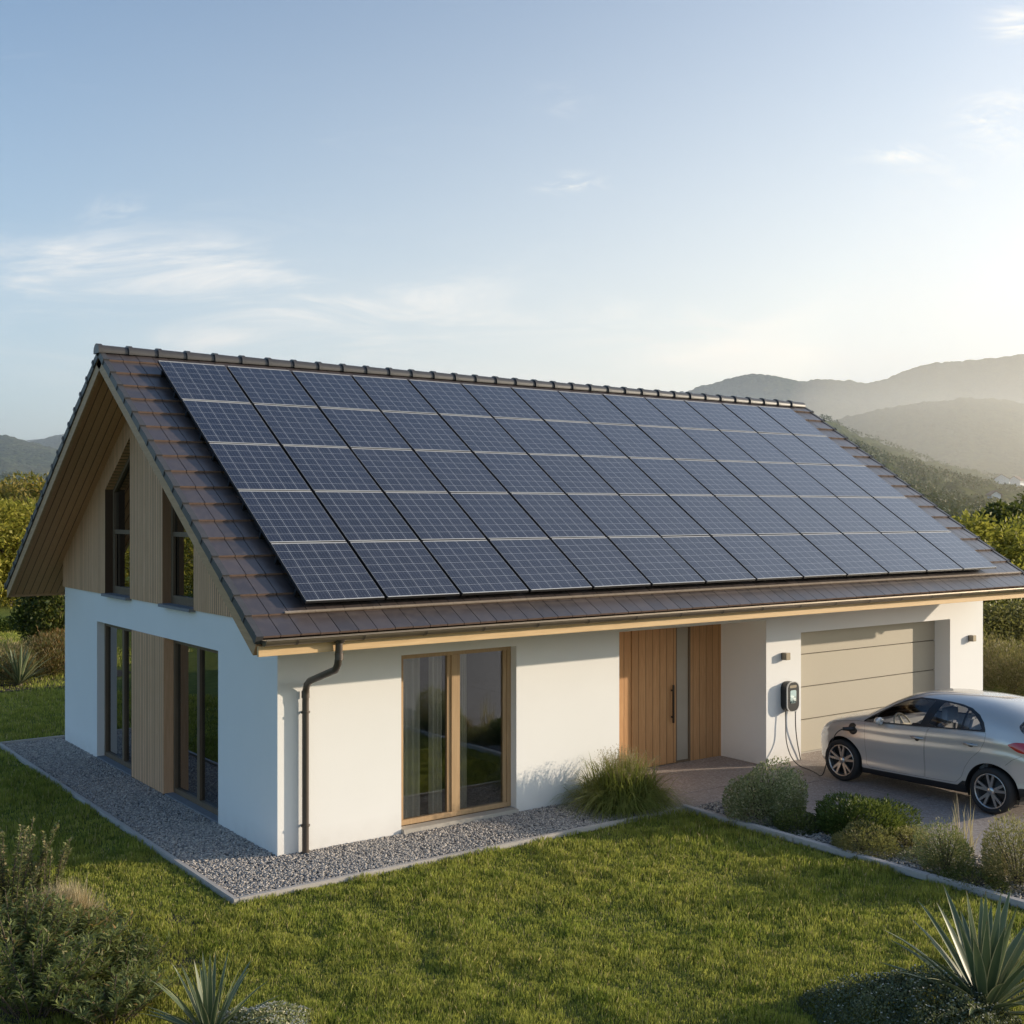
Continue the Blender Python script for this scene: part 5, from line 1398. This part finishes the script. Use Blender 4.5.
hill('hills', [(-420,446),(-60,444),(20,444),(34,440.5),(50,436),(64,433.5),(90,430),(150,436),(400,430),(640,400),(690,390),(712,383),(735,376.5),(750,373.5),(765,373.5),(780,376),(797,381),(825,379),(850,380.5),(865,382.5),(880,380.5),(905,380.5),(930,385),(965,393),(1024,402),(1440,430)], 1400, 1000, 20., HM, 3.4, 29)
hill('hills', [(-420,455),(600,420),(800,395),(860,386),(885,379),(905,370),(920,365.5),(940,362),(960,360.5),(985,358.5),(1000,357),(1024,353.5),(1090,345),(1200,338),(1440,350)], 1900, 1450, 30., HM, 4., 41)
# wood on the near slope: one mass of crowns
def wood():
    n = 24000; b = rng.uniform(-300, 1300, n); D = rng.uniform(205, 585, n); s = (D-190)/(560-190)
    cz = np.interp(b, [p[0] for p in near_crest], [hz(p[1], 560) for p in near_crest])
    X = CAM[0]+D*(FW[0]+(b-512)/FPX*RT[0]); Y = CAM[1]+D*(FW[1]+(b-512)/FPX*RT[1])
    field = ((b > 968) & (b < 1200) & (s > .62) & (s < .96)) | (fbm(X/60, Y/60, 3, 77) < .33)
    k = ~field; b, D, s, cz, X, Y = b[k], D[k], s[k], cz[k], X[k], Y[k]; n = len(b)
    prof = np.where(s <= 1, s**1.15, 1-(s-1)**1.3*1.6); relief = (fbm(X/170+3, Y/170, 4, 3)-.5)*.95*np.sin(np.clip(s, 0, 1)*np.pi)
    Z = -1 + (cz+1)*(prof+relief*.5)
    h = rng.uniform(.9, 2.4, n); w = h*rng.uniform(.45, .75, n); q = 9
    d = unit(n*q); d[:, 2] = np.abs(d[:, 2])*1.1-.1; C3 = np.repeat(np.stack([X, Y, Z+h*.35], 1), q, 0); wr, hr = np.repeat(w, q), np.repeat(h, q)
    Pl = C3 + d*np.stack([wr, wr, hr*.7], 1); sz = rng.uniform(.45, .95, n*q)*np.repeat(np.sqrt(h), q)*.75
    tag(leaves('far_wood', Pl, unit(n*q)+np.array([0, 0, .5]), d+unit(n*q)*.5, sz, sz*.8, m_leaf('far_wood_leaf', (.050, .072, .014), (.125, .140, .028), .15, c3=(.15, .12, .03), f3=.2, patch=25.)), 'wooded slope of small trees falling to the valley behind the house', 'wood', kind='stuff')
wood()
# valley fields and farmhouses
def field(px0, px1, D0, D1, z0, z1, mat):
    v = []
    for px, D, z in ((px0, D0, z0), (px1, D0, z0), (px1, D1, z1), (px0, D1, z1)): p = at(px, D); v.append((p[0], p[1], z))
    return v
HF = simple('hay_field', (.24, .21, .08), .95, 0, .3, .05)
def slope_z(px, D):
    s = (D-190)/370.; p = at(px, D); cz = float(np.interp(px, [q[0] for q in near_crest], [hz(q[1], 560) for q in near_crest]))
    rel = (float(fbm(np.array([p[0]/170+3]), np.array([p[1]/170]), 4, 3)[0])-.5)*.95*math.sin(min(1, max(0, s))*math.pi)
    return -1+(cz+1)*(max(s, 0)**1.15+rel*.5)
def far_house(px, D, py, w, d, h, rz, label):
    if py:                                             # walk up the slope to where it stands in the view
        D = min(np.arange(205, 556, 3.), key=lambda q: abs(511-(slope_z(px, q)-4.3)*FPX/q-py))
    p = at(px, D); z = slope_z(px, D) if py else 0.; o = empty('farmhouse', (p[0], p[1], z), rz, label=label, cat='house')
    m = MB(); m.box(-w/2, w/2, -d/2, d/2, -3, h); m.prism([(-d/2, h), (d/2, h), (0, h+d*.34)], 0, -w/2, w/2); m.build('wall', M['render'], o)
    m = MB()
    for s in (-1, 1):
        m.hexa([(-w/2-.4, s*(d/2+.5), h-.30), (w/2+.4, s*(d/2+.5), h-.30), (w/2+.4, 0, h+d*.34+.03), (-w/2-.4, 0, h+d*.34+.03), (-w/2-.4, s*(d/2+.5), h-.05), (w/2+.4, s*(d/2+.5), h-.05), (w/2+.4, 0, h+d*.34+.3), (-w/2-.4, 0, h+d*.34+.3)])
    m.build('roof', simple('far_roof', (.22, .13, .09), .8), o)
    m = MB()
    for k in range(3): m.box(-w*.3+k*w*.3-.5, -w*.3+k*w*.3+.5, -d/2-.04, -d/2+.02, h*.4, h*.4+1.3)
    m.build('window', M['steel_dark'], o)
far_house(1002, 0, 484.5, 9, 6, 2.2, .5, 'pale farmhouse on the valley slope, upper of the far houses')
far_house(1016, 0, 485, 7, 5, 2.0, .3, 'pale farmhouse at the right edge of the photo on the valley slope')
far_house(994, 0, 500, 3.4, 2.6, 1.6, .9, 'small white house lower in the valley among trees')
far_house(984, 150, 0, 2.2, 1.8, 1.5, .55, 'low brown roofed shed below the wood, nearest of the far buildings')
# trees across the lane, mirrored in the windows
for i, (x, y, h) in enumerate(((15, -26, 5.5), (20, -34, 7), (27, -38, 8), (34, -40, 7.5), (12, -36, 7.), (24, -50, 9), (38, -55, 9))):
    tree('lane_tree', (x, y, 0), h, h*.95, 3500, .34, L_['tree'] if i % 2 else L_['autumn'], 'green and gold tree across the lane, mirrored in the patio window', group='trees across the lane mirrored in the windows', trunk=.3, base=.05, clumps=26)
# haze over the valley: a thin homogeneous air volume lying beyond the garden
def haze():
    az = Vector((sun_dir.x, sun_dir.y, 0)).normalized(); nr_ = Vector((-az.y, az.x, 0))
    if nr_.dot(Vector(FW)) < 0: nr_ = -nr_
    c = Vector(CAM); c.z = 0; m = MB(); v = []
    for z in (-12, 125):
        for a, b in ((-3200, 165), (3200, 165), (3200, 2900), (-3200, 2900)): q = c + az*a + nr_*b; v.append((q.x, q.y, z))
    m.hexa(v); t = NT('valley_haze'); sc2 = t.n('ShaderNodeVolumeScatter'); sc2.inputs['Color'].default_value = (.90, .95, 1., 1); sc2.inputs['Density'].default_value = .0006; sc2.inputs['Anisotropy'].default_value = .55
    t.l(sc2.outputs[0], t.out.inputs['Volume']); tag(m.build('haze', t.mat), kind='structure')
haze()
def glow_haze():  # extra volume, tinted gold to imitate sun glow on the right
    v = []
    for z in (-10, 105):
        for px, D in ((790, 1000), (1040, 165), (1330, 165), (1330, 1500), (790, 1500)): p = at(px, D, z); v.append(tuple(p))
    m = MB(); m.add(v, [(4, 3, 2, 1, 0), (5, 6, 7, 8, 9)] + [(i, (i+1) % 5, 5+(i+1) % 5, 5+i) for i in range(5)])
    t = NT('glow_tint_haze'); s = t.n('ShaderNodeVolumeScatter'); s.inputs['Color'].default_value = (1., .82, .54, 1); s.inputs['Density'].default_value = .0009; s.inputs['Anisotropy'].default_value = .5
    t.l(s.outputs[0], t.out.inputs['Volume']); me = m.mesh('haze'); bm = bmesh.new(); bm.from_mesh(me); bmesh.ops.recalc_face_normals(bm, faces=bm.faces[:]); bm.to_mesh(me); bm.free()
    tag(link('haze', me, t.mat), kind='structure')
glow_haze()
